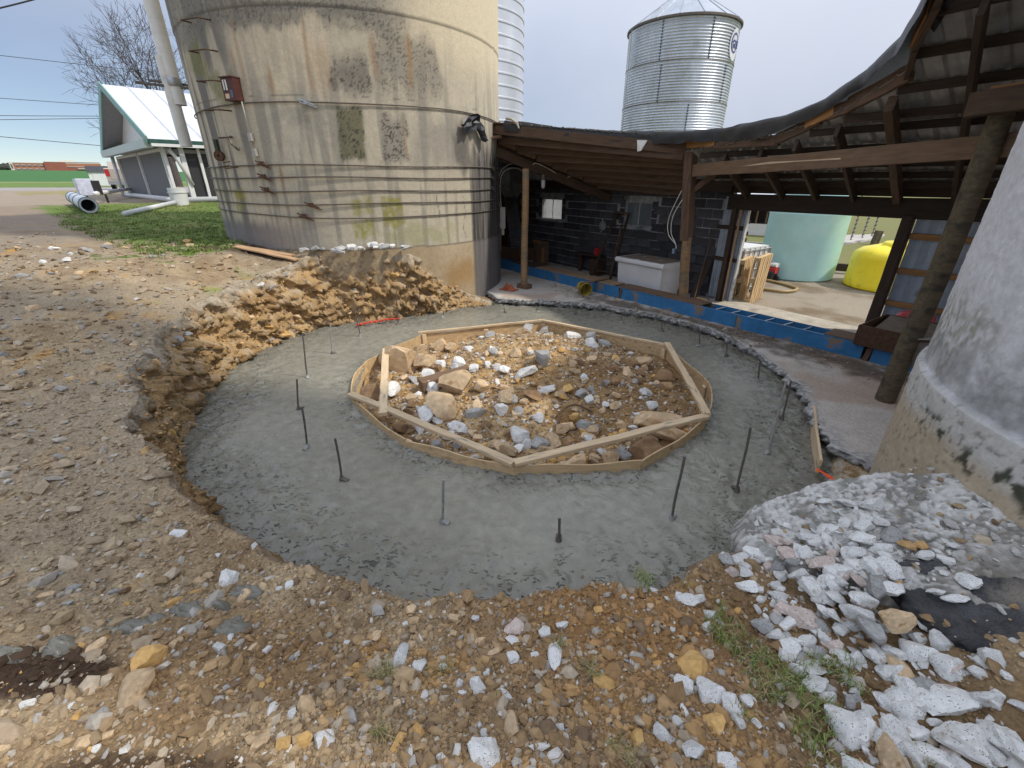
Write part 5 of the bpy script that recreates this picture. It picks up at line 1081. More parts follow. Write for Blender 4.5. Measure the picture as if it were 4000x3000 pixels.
# bare tree behind the barn
tree = thing('bare_tree', 'large leafless tree with spreading twigs behind the white barn roof', 'tree', (-36.5, 52.5, 1.8))
bark = mat('bark', (.085,.072,.068), rough=.95, var=.3, scale=5, bump=.5, bscale=10); rt = random.Random(11); tw = MB(); tk = MB()
def grow(p, d, ln, r, dep):
    n = 4; pts = [p]; rad = [r]; q = p; dd_ = d.copy()
    for i in range(n):
        dd_ = (dd_+Vector((rt.uniform(-.16,.16), rt.uniform(-.16,.16), rt.uniform(-.10,.14)))).normalized(); q = q+dd_*ln/n; pts.append(q); rad.append(r*(1-.42*(i+1)/n))
    (tk if dep < 2 else tw).tube(pts, rad, 7 if dep < 2 else (4 if dep < 4 else 3), cap=False)
    if dep >= 6: return
    k = 5 if dep == 0 else rt.choice((3,3,4) if dep < 5 else (2,3))
    for i in range(k):
        j = rt.randint(2, n) if i else n; o = Vector((rt.gauss(0,1), rt.gauss(0,1), rt.gauss(.25,.8))).normalized()
        nd = (dd_*(.95 if i == 0 else .5)+o*(.35 if i == 0 else .62)); nd.z += .12 if dep < 3 else -.02; grow(pts[j], nd.normalized(), ln*rt.uniform(.62,.82), max(rad[j]*rt.uniform(.55,.72), .016), dep+1)
grow(Vector((-36.5,52.5,1.6)), Vector((0,0,1)), 5.2, .42, 0)
tk.build('trunk', bark, tree, 'all'); tw.build('crown', bark, tree, 'all')
# small shed, pickup, school, hedge line
ms = thing('tool_shed', 'tiny white shed with dark roof beside the pickup', 'shed', (-59.6, 70.0, 1.9)); fm_ = frame(Vector((.763,.647,0)))
MB().box((-59.6,70,2.8), (2.5,2.6,1.9), fm_).build('wall', whs, ms); c0 = Vector((-59.6,70,3.7)); xa, ya = Vector((.763,.647,0)), Vector((-.647,.763,0))
MB().add([tuple(c0+xa*a_+ya*b_+Vector((0,0,z))) for a_, b_, z in ((-1.4,-1.5,0),(1.4,-1.5,0),(1.4,0,.8),(-1.4,0,.8),(-1.4,1.5,0),(1.4,1.5,0))], [(0,1,2,3),(3,2,5,4),(0,3,4),(1,5,2)]).build('roof', mat('dark_shingle', (.045,.05,.055), bump=.3), ms)
MB().box((-59.6+.647*1.32,70-.763*1.32,2.7), (1.7,.06,1.6), fm_).build('roller_door', mat('door_grey_white', (.7,.71,.74), rough=.5, var=.1), ms)
tkc = Vector((-28.9,35.85,0)); hd = Vector((-.52,.854,0)).normalized(); sd = Vector((hd.y,-hd.x,0)); Tm = Matrix((sd, hd, Vector((0,0,1)))).transposed()
def TK(x, y, z): return tkc+sd*x+hd*y+Vector((0,0,z+1.95))
pk = thing('pickup_truck', 'champagne pickup truck seen from behind beside the curtain barn', 'pickup', tuple(TK(0,0,0)))
champ = mat('champagne_paint', (.48,.42,.36), rough=.3, metal=.3, var=.05, bump=0, coat=.5)
def prof(P_, x0, x1, m, name):
    n = len(P_); mb = MB().add([tuple(TK(x,y,z)) for x in (x0,x1) for y, z in P_], [tuple(range(n)), tuple(range(2*n-1,n-1,-1))]+[(i,n+i,n+(i+1)%n,(i+1)%n) for i in range(n)]); return mb.build(name, m, pk)
prof([(0,.55),(0,1.42),(.05,1.48),(1.7,1.48),(1.7,.55)], -.95, .95, champ, 'bed'); prof([(1.7,.55),(1.7,1.5),(1.9,1.95),(3.2,1.98),(3.9,1.45),(5.4,1.35),(5.5,.6)], -.93, .93, champ, 'cab')
prof([(-.03,.72),(-.03,1.36),(.01,1.36),(.01,.72)], -.68, .68, champ, 'tailgate'); prof([(-.2,.38),(-.2,.62),(0,.62),(0,.38)], -.92, .92, galv, 'bumper')
prof([(1.83,1.55),(1.95,1.9),(1.99,1.9),(1.87,1.55)], -.75, .75, blk, 'rear_window')
for x in (-.83,.83): prof([(-.04,.95),(-.04,1.4),(.08,1.4),(.08,.95)], x-.12, x+.12, mat('tail_light_red', (.45,.02,.025), rough=.25, bump=0), 'tail_light')
for x in (-.84,.84):
    for y in (.95,4.5):
        w_ = MB().lathe([(.2,-.12),(.37,-.12),(.39,0),(.37,.12),(.2,.12)], TK(x,y,.37), 20, ax=Tm @ Matrix.Rotation(R_(90),3,'Y')).build('wheel', blk, pk, True)
        MB().lathe([(.001,-.1),(.21,-.13),(.21,.13),(.001,.1)], TK(x,y,.37), 16, ax=Tm @ Matrix.Rotation(R_(90),3,'Y')).build('rim', galv, w_)
brick = mat('school_brick', (.30,.105,.075), rough=.9, var=.12, scale=.4, bump=0); brick2 = mat('school_brick_light', (.40,.17,.105), rough=.9, var=.12, scale=.4, bump=0)
sg = mat('school_glass', (.10,.12,.15), rough=.2, bump=0); cream = mat('school_cream', (.62,.60,.54), rough=.8, bump=0)
sch = thing('school_building', 'long low red brick school with cream corner on the far hill', 'building', (-480, 510, 11.5))
S0, S1 = Vector((-502.3,487.5,0)), Vector((-452.3,534.2,0)); sx = (S1-S0).normalized(); sy = Vector((-sx.y,sx.x,0)); SM = Matrix((sx,sy,Vector((0,0,1)))).transposed(); SLN = (S1-S0).length
def SB(u0, u1, y0, y1, z0, z1, m, name): return MB().box(S0+sx*(u0+u1)/2+sy*(y0+y1)/2+Vector((0,0,(z0+z1)/2)), (u1-u0,y1-y0,z1-z0), SM).build(name, m, sch)
SB(2.5,25.2,0,18,11,18.9,brick2,'wing'); SB(0,2.5,-.3,18,11,19.2,cream,'corner_tower'); SB(25.2,42,-1.5,20,11,20.2,brick,'hall'); SB(42,70,-.8,20,11,19.0,brick,'hall'); SB(42,70,-1.2,-.7,15.9,19.2,brick2,'upper_wall'); SB(38,50,3,12,20,22.2,cream,'roof_plant')
SB(2.5,25.2,-.15,18.1,18.85,19.15,cream,'coping'); SB(25.2,70,-1.6,20.1,20.15,20.4,cream,'coping'); SB(41.8,70,-1.4,-.9,15.6,16.0,cream,'ledge'); SB(50,59,-2.6,-.7,13.6,14.4,cream,'canopy'); SB(.7,1.9,-.4,.2,13.5,17.5,sg,'window')
for i in range(5):
    for z0 in (12.0,15.6):
        w_ = SB(4+i*4.3,6.9+i*4.3,-.2,.1,z0,z0+1.9,sg,'window'); MB().box(S0+sx*(5.45+i*4.3)+sy*-.22+Vector((0,0,z0+1.4)), (2.9,.1,.5), SM).build('blind', cream, w_)
hd_ = mat('far_trees', (.045,.05,.035), rough=1, var=.5, scale=.2, bump=0)
V_ = MB()
for i in range(90):
    u_ = rt.choice((rt.uniform(-40,-2), rt.uniform(72,130))); c = S0+sx*u_+sy*rt.uniform(20,40)+Vector((0,0,11.8)); r = rt.uniform(2,4.5)
    V_.lathe([(.1,-1),(r*.8,r*.3),(r,r*.8),(r*.6,r*1.5),(.1,r*1.8)], c, 7)
tag(V_.build('tree_line', hd_), kind='stuff')
for i, (p, q, lb) in enumerate((((-20.76,21.65,8.64),(-19.3,22.9,9.4),'thick overhead cable crossing the upper corner of the sky'),((-46,39,11.95),(-34,50,11.93),'faint overhead wire above the tree crown'),((-46.5,37,8.8),(-36,53,9.3),'faint overhead wire crossing the tree behind the barn'),((-43,32,6.6),(-33,50.5,8.4),'upper wire of the close pair running to the barn gable'),((-43,32,6.2),(-33,50.5,8.35),'lower wire of the close pair running to the barn gable'),((-41,28,6.1),(-30,45,4.9),'low sagging overhead wire reaching the barn'))):
    p, q = Vector(p), Vector(q); d_ = q-p; p2 = p-d_*1.2; sg_ = .35 if i else .1
    pts = [p2+(q-p2)*(k/16)-Vector((0,0,4*sg_*(k/16)*(1-k/16)*.6)) for k in range(17)]
    tag(MB().tube(pts, .022 if i else .03, 5).build('overhead_wire', blk), lb, 'wire')

# =================================================================== BINS BEHIND THE SHED
gb = thing('grain_bin', 'galvanised corrugated grain bin with cone roof and round blue logo', 'grain bin', (9.0, 28.62, 0)); GX, GY, GR = 9.0, 28.62, 2.745
gm = mat('bin_steel', (.50,.54,.59), rough=.36, metal=.65, var=.22, scale=1.2, stretch=(1,1,.5), bump=.03, dark=((.30,.31,.31), 1.1, .58, .2))
def ring(z0, z1, nm):
    n = int(round((z1-z0)/.125)); pr = []
    for i in range(n*6+1): z = z0+(z1-z0)*i/(n*6); pr.append((GR+.022*math.cos(2*math.pi*i/6), z))
    return MB().lathe(pr, (GX,GY,0), 96).build(nm, gm, gb, 'all')
for z0, z1 in ((0,2.75),(2.75,4.5),(4.5,6.23),(6.23,7.98),(7.98,9.75)): ring(z0, z1, 'wall_ring')
for k in range(16):
    a0, a1 = k*22.5, (k+1)*22.5; m = MB()
    for r, z in ((GR+.1,9.72),(.35,11.35)):
        for a in (a0,(a0+a1)/2,a1): m.v.append((GX+r*math.cos(R_(a)), GY+r*math.sin(R_(a)), z+(.03 if a != (a0+a1)/2 else 0)))
    m.f = [(0,1,4,3),(1,2,5,4)]; m.build('roof_panel', gm, gb)
    MB().tube([(GX+(GR+.1)*math.cos(R_(a0)),GY+(GR+.1)*math.sin(R_(a0)),9.76),(GX+.35*math.cos(R_(a0)),GY+.35*math.sin(R_(a0)),11.39)], .02, 4).build('roof_rib', galv, gb)
MB().lathe([(GR+.09,9.64),(GR+.12,9.66),(GR+.12,9.74),(GR+.09,9.76)], (GX,GY,0), 96).build('eave_ring', darkst, gb, True); MB().lathe([(.36,11.3),(.4,11.6),(.001,11.75)], (GX,GY,0), 16).build('cap', galv, gb)
bolt = mat('bolt', (.10,.11,.12), rough=.6, metal=.5, bump=0)
for zs, ph in (((8.05,9.65),-78),((8.05,9.65),-128),((6.3,7.9),-125),((6.3,7.9),-52),((4.55,6.15),-92)):
    for z in np.arange(zs[0], zs[1], .125): MB().box((GX+(GR+.02)*math.cos(R_(ph)), GY+(GR+.02)*math.sin(R_(ph)), float(z)), (.05,.05,.05)).build('bolt', bolt, gb)
for z in (6.23,7.98):
    m = MB().lathe([(GR+.024,z-.02),(GR+.032,z),(GR+.024,z+.02)], (GX,GY,0), 96); m.build('ring_joint', darkst, gb)
def decal(p0, z0, rx, rz, m, name, parent, r, hole=0):
    mb = MB(); n = 40
    for i in range(n):
        a = 2*math.pi*i/n
        for k in ((hole, 1) if hole else (0, 1)):
            d = rx*k*math.cos(a)/GR; mb.v.append((GX+r*math.cos(p0+d), GY+r*math.sin(p0+d), z0+rz*k*math.sin(a)))
    mb.f = [(i*2,i*2+1,((i+1)%n)*2+1,((i+1)%n)*2) for i in range(n)]; return mb.build(name, m, parent)
LP = R_(-42); bl_ = mat('logo_blue', (.03,.06,.22), rough=.5, bump=0); lw = mat('logo_white', (.62,.63,.64), rough=.5, var=.2, bump=.02)
lg = decal(LP, 8.72, .52, .66, lw, 'logo', gb, GR+.03); decal(LP, 8.78, .40, .42, bl_, 'logo_ring', lg, GR+.034, .78)
ln2 = Vector((math.cos(LP), math.sin(LP), 0)); lt2 = Vector((-ln2.y, ln2.x, 0))
text_mesh('GSI', .46, bl_, 'logo_letters', lg, Matrix.Translation(Vector((GX,GY,8.72))+ln2*(GR+.05)) @ Matrix((lt2, Vector((0,0,1)), ln2)).transposed().to_4x4(), .01)
MB().tube([(6.1,27.9,3.5),(6.15,27.9,9.6)], .02, 5).build('pull_cable', galv, gb)
wsil = thing('ribbed_silo', 'slim pale ribbed metal silo standing behind the tan concrete silo', 'silo', (-2.41, 27.9, 0)); wsm = mat('silo_white_metal', (.60,.63,.68), rough=.32, metal=.35, var=.1, scale=1, bump=.02)
pr = [(3.0,0)]
for k in range(30): z = .35+k*.5; pr += [(3.0,z-.06),(3.035,z-.03),(3.035,z+.03),(3.0,z+.06)]
MB().lathe(pr+[(3.0,15.3)], (-2.41,27.9,0), 80).build('shell', wsm, wsil, True); MB().lathe([(3.0,15.3),(2.2,16.8),(.1,17.5)], (-2.41,27.9,0), 40).build('dome', wsm, wsil, True)

# =================================================================== YARD BEYOND THE DOORWAY
aq = thing('aqua_tank', 'tall pale aqua plastic tank standing in the yard beyond the doorway', 'tank', (8.03, 12.61, .13)); aqm = mat('aqua_plastic', (.47,.76,.75), rough=.35, var=.12, scale=1.4, bump=.05, bscale=6, dark=((.62,.78,.78), 1.5, .6, .2))
MB().lathe([(.88,.12),(.935,.17),(.944,.3),(.944,1.78),(.955,1.8),(.955,1.84),(.944,1.86),(.944,2.9),(.8,3.15),(.3,3.3),(.001,3.3)], (8.03,12.61,0), 64).build('shell', aqm, aq, True)
MB().lathe([(.001,3.29),(.26,3.29),(.26,3.4),(.001,3.42)], (8.03,12.61,0), 24).build('lid', blk, aq)
ye = thing('yellow_tank', 'low bright yellow water tank with domed lid beyond the doorway', 'tank', (9.66, 11.08, .13)); yem = mat('yellow_plastic', (.86,.69,.02), rough=.4, var=.12, scale=2.5, bump=.05, bscale=10, dark=((.33,.25,.03), 2.2, .60, .14))
mb = MB(); nn = 64
for r, z, lob in ((1.0,.12,0),(1.05,.16,0),(1.05,.26,0),(1.035,.28,0),(1.03,.85,0),(1.0,.96,0),(.86,1.06,.02),(.62,1.1,.05),(.5,1.12,.03),(.48,1.2,0),(.44,1.23,0),(.001,1.24,0)):
    for i in range(nn): a = 2*math.pi*i/nn; rr_ = r; mb.v.append((9.66+rr_*math.cos(a), 11.08+rr_*math.sin(a), z+lob*max(0,math.cos(a*4))*1.2))
mb.f = [tuple(q) for q in grid_faces(12,nn,True).tolist()]; mb.build('shell', yem, ye, True)
d_ = Vector((-.72,-.69,0)); MB().tube([Vector((9.66,11.08,.27))+d_*1.0, Vector((9.66,11.08,.27))+d_*1.16], [.07,.085], 12).build('outlet_fitting', blk, ye)
ib = thing('ibc_tote', 'white caged liquid tote beside the stacked pallet outside the doorway', 'tote', (5.37,10.85,.13)); fi = SROT
MB().box((5.37,10.85,.72), (1.0,1.1,1.0), fi, .06).build('bottle', mat('tote_white', (.62,.62,.60), rough=.5, var=.1), ib)
for z in (.3,.5,.72,.94,1.16):
    for sgn in (-1,1):
        MB().tube([Vector((5.37,10.85,z))+fi @ Vector((-.53,sgn*.58,0)), Vector((5.37,10.85,z))+fi @ Vector((.53,sgn*.58,0))], .013, 6).build('cage_bar', galv, ib); MB().tube([Vector((5.37,10.85,z))+fi @ Vector((sgn*.53,-.58,0)), Vector((5.37,10.85,z))+fi @ Vector((sgn*.53,.58,0))], .013, 6).build('cage_bar', galv, ib)
for k in np.linspace(-.53,.53,6):
    for sgn in (-1,1): MB().tube([Vector((5.37,10.85,.16))+fi @ Vector((float(k),sgn*.575,0)), Vector((5.37,10.85,1.2))+fi @ Vector((float(k),sgn*.575,0))], .013, 6).build('cage_bar', galv, ib); MB().tube([Vector((5.37,10.85,.16))+fi @ Vector((sgn*.525,float(k),0)), Vector((5.37,10.85,1.2))+fi @ Vector((sgn*.525,float(k),0))], .013, 6).build('cage_bar', galv, ib)
palw = wood('pallet_wood', (.56,.39,.20), var=.22, rand=.12)
def pallet(c, ang, name, label, hgt=1.0, lean=.08):
    p = thing(name, label, 'pallet', c); X = Vector((math.cos(ang), math.sin(ang), 0)); Y = Vector((-X.y, X.x, 0))
    def Q(x, y, z): return Vector(c)+X*x+Y*(y+lean*z)+Vector((0,0,z))
    for x in np.linspace(-.38,.38,6): board('deck_board', Q(float(x),-.06,0), Q(float(x),-.06,hgt), .115, .018, palw, p, up=Y)
    for z in (.05,hgt*.5,hgt-.05): board('stringer', Q(-.44,0,z), Q(.44,0,z), .1, .085, palw, p, up=(0,0,1))
    for x in (-.36,0,.36): board('base_board', Q(x,.06,0), Q(x,.06,hgt), .1, .018, palw, p, up=Y)
pallet((5.42,9.72,.14), .82, 'wood_pallet', 'clean yellow wooden pallet standing on edge outside the doorway', 1.0, -.03); pallet((5.3,10.02,.14), .9, 'wood_pallet', 'second wooden pallet leaning behind the front pallet', .9, .05)
pm = thing('water_pump', 'small red and black engine pump beside the aqua tank', 'pump', (6.95,12.0,.13))
MB().box((6.93,12.0,.3), (.4,.3,.2), SROT, .02).build('engine', blk, pm); MB().box((7.02,11.93,.42), (.22,.2,.16), SROT, .03).build('recoil_cover', redm, pm); MB().box((7.0,11.95,.56), (.26,.2,.1), SROT, .03).build('fuel_tank', wht, pm)
MB().tube(spl([(6.75,12.1,.2),(6.72,12.1,.6),(6.8,12.05,.72),(6.95,11.98,.62),(7.1,11.9,.4),(7.12,11.9,.2)]), .016, 6).build('handle', blk, pm)
for x, y in ((6.8,11.95),(7.1,11.85)): MB().lathe([(.02,-.04),(.09,-.04),(.09,.04),(.02,.04)], (x,y,.22), 14, ax=SROT @ Matrix.Rotation(R_(90),3,'X')).build('wheel', blk, pm)
tag(MB().tube(spl([(6.82,12.15,.18),(6.87,11.79,.175),(7.02,11.39,.175),(7.08,11.01,.175),(7.05,10.77,.175),(6.81,10.54,.175),(6.51,10.48,.175),(6.29,10.65,.175),(6.0,10.9,.175)]), .035, 10).build('suction_hose', mat('tan_hose', (.36,.25,.10), rough=.5, var=.2, bump=.1), None, 'all'), 'tan suction hose looping over the yard from the pump', 'hose')
bt = thing('blue_tank', 'light blue ribbed tank with brown openings behind the caged tote', 'tank', (6.6,13.9,.2)); btm = mat('light_blue_plastic', (.30,.56,.68), rough=.4, var=.1, bump=.03)
MB().box((6.55,14.05,.95), (1.0,.5,1.55), Matrix.Rotation(-.5,3,'Z'), .12).build('shell', btm, bt)
for z in (1.5,1.18,1.0,.83): MB().box((6.93,13.62,z), (.14,.06,.1), Matrix.Rotation(-.5,3,'Z')).build('opening', mat('brown_opening', (.09,.05,.03)), bt)
fb2 = thing('cattle_barn', 'long low cattle barn with white roof and dark open bays beyond the yard', 'barn', (10.5,24,.2))
cbx = Vector((.78,-.62,0)).normalized(); cby = Vector((-cbx.y,cbx.x,0)); CBM = Matrix((cbx,cby,Vector((0,0,1)))).transposed(); c0 = Vector((10.2,23.4,0))
MB().box(c0+cby*1.5+Vector((0,0,.9)), (9,.1,1.1), CBM).build('bay_shade_panel', mat('bay_shade', (.035,.03,.03)), fb2); MB().box(c0+Vector((0,0,.35)), (9,.12,.75), CBM).build('low_wall', whs, fb2)  # dark panel painted in place of the shade within the bays
board('eave_board', c0-cbx*4.5+Vector((0,0,1.6)), c0+cbx*4.5+Vector((0,0,1.6)), .1, .16, mat('dark_green_trim'), fb2)
for k in np.arange(-4.4,4.5,.42): board('post', c0+cbx*float(k)+Vector((0,0,.7)), c0+cbx*float(k)+Vector((0,0,1.55)), .07, .07, mort if False else midw, fb2, up=cby)
mb = MB().add([tuple(c0+cbx*a_+cby*b_+Vector((0,0,z))) for a_, b_, z in ((-4.6,-.3,1.68),(4.6,-.3,1.68),(4.6,5,3.6),(-4.6,5,3.6),(-4.6,-.3,1.6),(4.6,-.3,1.6),(4.6,5,3.5),(-4.6,5,3.5))], [(0,1,2,3),(7,6,5,4),(0,4,5,1),(2,6,7,3),(1,5,6,2),(3,7,4,0)]); mb.build('roof', roofw, fb2)
wbn = thing('white_outbuilding', 'white metal outbuilding seen through the shed window', 'building', (1.4,20,.1))
MB().box((1.5,20.5,1.6), (7,.2,3.4), None).build('wall', whs, wbn); MB().add([(-2.2,20.2,3.3),(5.2,20.2,3.3),(5.2,24,4.6),(-2.2,24,4.6),(-2.2,20.2,3.22),(5.2,20.2,3.22),(5.2,24,4.5),(-2.2,24,4.5)], [(0,1,2,3),(7,6,5,4),(0,4,5,1),(1,5,6,2),(2,6,7,3),(3,7,4,0)]).build('roof', roofw, wbn)
fp = mat('fence_post_grey', (.30,.30,.29), rough=.7, var=.4, scale=12, bump=.1)
for i, (x, y) in enumerate(((14.29,19.26),(15.32,20.02),(16.2,20.63))):
    f_ = thing('fence_post', 'thin grey notched fence post in the pasture', 'fence post', (x,y,.2), 'notched posts in the pasture')
    MB().tube([(x,y,.1),(x+.03,y,1.45)], .03, 6).build('post', fp, f_)
    for z in np.arange(.3,1.45,.16): MB().tube([(x-.04,y-.03,float(z)),(x+.05,y-.03,float(z)+.03)], .022, 5).build('clip', blk, f_)
for i in range(6):
    x, y = 18+i*2.3, 34+i*1.2; tag(MB().tube([(x,y,.2),(x,y,1.5)], .04, 5).build('field_post', rust), 'rusty steel post of the far pasture fence', 'fence post', 'rusty posts of the far fence')
tag(board('stump_post', (14.9,18.7,.15), (14.95,18.7,.75), .22, .2, mossw, up=(0,1,0)), 'short cut-off wooden post behind the yellow tank', 'post')
tag(board('ground_rail', (8.75,13.3,.32), (10.2,12.6,.32), .14, .2, darkw), 'dark timber rail on the ground between the two tanks', 'rail')
rf_ = thing('rail_fence', 'grey post and rail fence beside the light blue tank', 'fence', (8.1,16.6,.2))
board('post', (8.15,16.6,.1), (8.2,16.6,1.35), .13, .13, fp, rf_, up=(0,1,0)); board('rail', (7.3,16.9,1.15), (8.3,16.5,1.18), .1, .14, darkw, rf_); board('rail', (7.6,16.9,.55), (9.6,16.0,.5), .12, .14, fp, rf_)
tag(patch('farm_lane', [(11.5,17.5),(13.7,18.7),(15.9,20.0),(17.5,21.5),(15.5,21.2),(12.5,19.6),(10.5,18.2)], lambda x, y: .33+0*x, .2, lambda x, y: lerp((.42,.40,.36),(.5,.48,.44),fbm(x*2,y*2,0,3,901)), smat, ns=80, nk=8, jag=.05), kind='structure')

# =================================================================== STONES, RUBBLE, GRASS
import bmesh
def rock_mesh(seed, m, npl=9, sub=3, rough_=.05, flat=1., boxy=.7):
    r = random.Random(seed); bm = bmesh.new(); bmesh.ops.create_icosphere(bm, subdivisions=sub, radius=1)
    pl_ = []
    for i in range(npl):
        n = Vector((r.gauss(0,1), r.gauss(0,1), r.gauss(0,1)*flat)).normalized(); pl_.append((n, r.uniform(.5,.85)))
    P_ = np.array([v.co for v in bm.verts]); P_ = np.sign(P_)*np.abs(P_)**boxy; P_ = P_/np.abs(P_).max()
    for n, d in pl_:
        n = np.array(n); o = np.maximum(P_ @ n-d, 0); P_ = P_-o[:, None]*n
    k = 1+(fbm(P_[:,0]*2.5+seed, P_[:,1]*2.5, P_[:,2]*2.5, 4, seed)-.5)*rough_*5; P_ = P_*k[:, None]
    P_ = P_/np.abs(P_).max(0)
    for v, p in zip(bm.verts, P_): v.co = p
    me = bpy.data.meshes.new('rock'); bm.to_mesh(me); bm.free(); me.materials.append(m)
    me.polygons.foreach_set('use_smooth', [True]*len(me.polygons))
    try: me.set_sharp_from_angle(angle=R_(24))
    except Exception: pass
    me.update(); return me
RM = {'w': mat('white_rubble', (.70,.695,.665), rough=.95, var=.25, scale=3, bump=.8, bscale=14, bdist=.004, rand=.12, spots=((.16,.16,.17), 7.5, .33), dark=((.38,.32,.25), 1.3, .58, .16), dirt=((.30,.22,.14), -.35, .35)),
      'g': mat('grey_rubble', (.36,.355,.34), rough=.95, var=.35, scale=4, bump=.8, bscale=14, bdist=.004, rand=.15, spots=((.12,.12,.12), 8, .35)),
      'p': mat('pink_rubble', (.58,.48,.42), rough=.95, var=.3, scale=2.5, bump=.8, bscale=12, bdist=.004, rand=.1, spots=((.22,.19,.18), 6, .33)),
      't': mat('tan_stone', (.56,.41,.25), rough=.92, var=.35, scale=2.2, bump=.6, bscale=9, bdist=.004, rand=.22, dark=((.30,.185,.085), 1.6, .55, .15)),
      'o': mat('ochre_stone', (.58,.36,.13), rough=.92, var=.3, scale=2.2, bump=.6, bscale=9, bdist=.004, rand=.15, dark=((.5,.38,.24), 2, .6, .12)),
      'b': mat('brown_stone', (.29,.18,.095), rough=.95, var=.4, scale=2.2, bump=.7, bscale=9, bdist=.004, rand=.25)}
RV = {k: [rock_mesh(100*i+j*7+3, m, npl=(9 if k in 'wgp' else 11), boxy=(.6 if k in 'wgp' else .62), rough_=(.07 if k in 'wgp' else .035)) for j in range(8)] for i, (k, m) in enumerate(RM.items())}
NAME = {'w':'concrete_chunk','g':'concrete_chunk','p':'concrete_chunk','t':'stone','o':'stone','b':'stone'}
rk = random.Random(3)
def put_rock(k, x, y, z, w, d, h, label, cat, group, tilt=.25, name=None):
    o = bpy.data.objects.new(name or NAME[k], rk.choice(RV[k])); COL.objects.link(o)
    o.location = (x, y, z); o.scale = (w/2, d/2, h/2); o.rotation_euler = (rk.uniform(-tilt,tilt), rk.uniform(-tilt,tilt), rk.uniform(-.5,.5)+(math.pi if rk.random() < .5 else 0))
    return tag(o, label, cat, group)
LBL = {'w':('broken white speckled concrete chunk','chunk'),'g':('dull grey broken concrete chunk','chunk'),'p':('pinkish weathered concrete chunk','chunk'),'t':('tan angular stone','stone'),'o':('ochre yellow angular stone','stone'),'b':('dark brown earthy stone','stone')}
for k, L_ in ROCKS.items():
    for x, y, w, d in L_:
        w, d = (w*.98, d*.95) if w < .16 else (min(w*.8, .24), min(d*.8, .18)); h = min(w, d)*rk.uniform(.55,.8); z = float(ground_z(x, y))
        onslab = x > 1.5 and y > 1.3
        if onslab: z = max(z, float(zap(np.array(x), np.array(y)))+.01)
        wh = 'in the rubble heap by the grey silo' if x > 1.15 else ('on loose brown soil before the ring' if x > -.9 else 'on the gravelly ground before the left bank')
        big = 'large ' if w*d > .03 else 'small '
        put_rock(k, x, y, z+h*.2, w, d, h, big+LBL[k][0]+' '+wh, LBL[k][1], big+LBL[k][0]+'s '+wh)
for k, L_ in MOUND_ROCKS.items():
    for x, y, w, d in L_:
        if poly_r(np.degrees(math.atan2(y-CY0, x-CX0)), FORM, CX0, CY0)-math.hypot(x-CX0, y-CY0) < .12: 
            c_ = Vector((x-CX0, y-CY0)); c_ *= .9; x, y = CX0+c_.x, CY0+c_.y
        w, d = w*1.12, d*1.08; h = min(w, d)*rk.uniform(.75,1.0); big = 'large ' if w > .3 else 'small '
        put_rock(k, x, y, float(mound_z(x, y))+h*.28, w, d*1.1, h, big+LBL[k][0]+' on the earth mound inside the form', LBL[k][1], big+LBL[k][0]+'s on the mound', tilt=.5)
tag(board('timber_stub', (-1.28,5.55,-.02), (-.62,5.95,.02), .2, .17, midw), 'thick brown timber stub lying on the earth mound', 'timber')
for i in range(170):                                  # more rubble filling the mound's slopes
    x, y = rk.uniform(-1.9,2.1), rk.uniform(3.6,6.3)
    if poly_r(np.degrees(math.atan2(y-CY0, x-CX0)), FORM, CX0, CY0)-math.hypot(x-CX0, y-CY0) < .15: continue
    k = rk.choice('ttbgwto'); w = rk.uniform(.06,.17); h = w*.8
    put_rock(k, x, y, float(mound_z(x, y))+h*.3, w, w*rk.uniform(.7,1.2), h, 'small '+LBL[k][0]+' on the earth mound inside the form', LBL[k][1], 'small '+LBL[k][0]+'s on the mound', tilt=.6)
# stones set in the pit bank, rubble piled at the old silo's foot
for i in range(46):
    th_ = rk.choice((rk.uniform(112,190), rk.uniform(120,165), rk.uniform(180,222))); f = rk.uniform(.08,.95); zl = float(tab(th_, ZLT)); re0, rl0 = float(r_edge(th_)), float(r_lip(th_))
    r = re0+(rl0-re0)*f**1.35; x, y = CX0+r*math.cos(R_(th_)), CY0+r*math.sin(R_(th_)); w = rk.uniform(.08,.2); k = rk.choice('ttttobtgb' if f < .75 else 'gwgtb')
    put_rock(k, x, y, zl*f, w, w*rk.uniform(.6,1.1), w*rk.uniform(.35,.7), LBL[k][0]+' jutting from the pit bank below the tan silo', 'stone', LBL[k][0]+'s in the pit bank', tilt=.6, name='bank_stone')
for i in range(26):
    a = rk.uniform(-96,-62); r = SR+rk.uniform(.02,.3); x, y = SX+r*math.cos(R_(a)), SY+r*math.sin(R_(a)); w = rk.uniform(.08,.24); k = rk.choice('wwgwg')
    put_rock(k, x, y, 1.40+rk.uniform(0,.1)*(1-abs(a+78)/20), w, w*.8, w*.5, LBL[k][0]+' heaped at the foot of the tan silo', 'chunk', LBL[k][0]+'s at the silo foot')
for i in range(60):
    x, y = rk.uniform(-9,-3.6), rk.uniform(3.5,9.5); w = rk.uniform(.06,.2); k = rk.choice('gwtgto')
    if math.hypot(x-CX0, y-CY0)-float(r_lip(math.degrees(math.atan2(y-CY0, x-CX0)))) < .15 or math.hypot(x-SX, y-SY) < SR+.2: continue
    put_rock(k, x, y, float(ground_z(x, y))+w*.1, w, w*.8, w*.5, LBL[k][0]+' on the gravel behind the left bank', 'stone', LBL[k][0]+'s behind the bank')
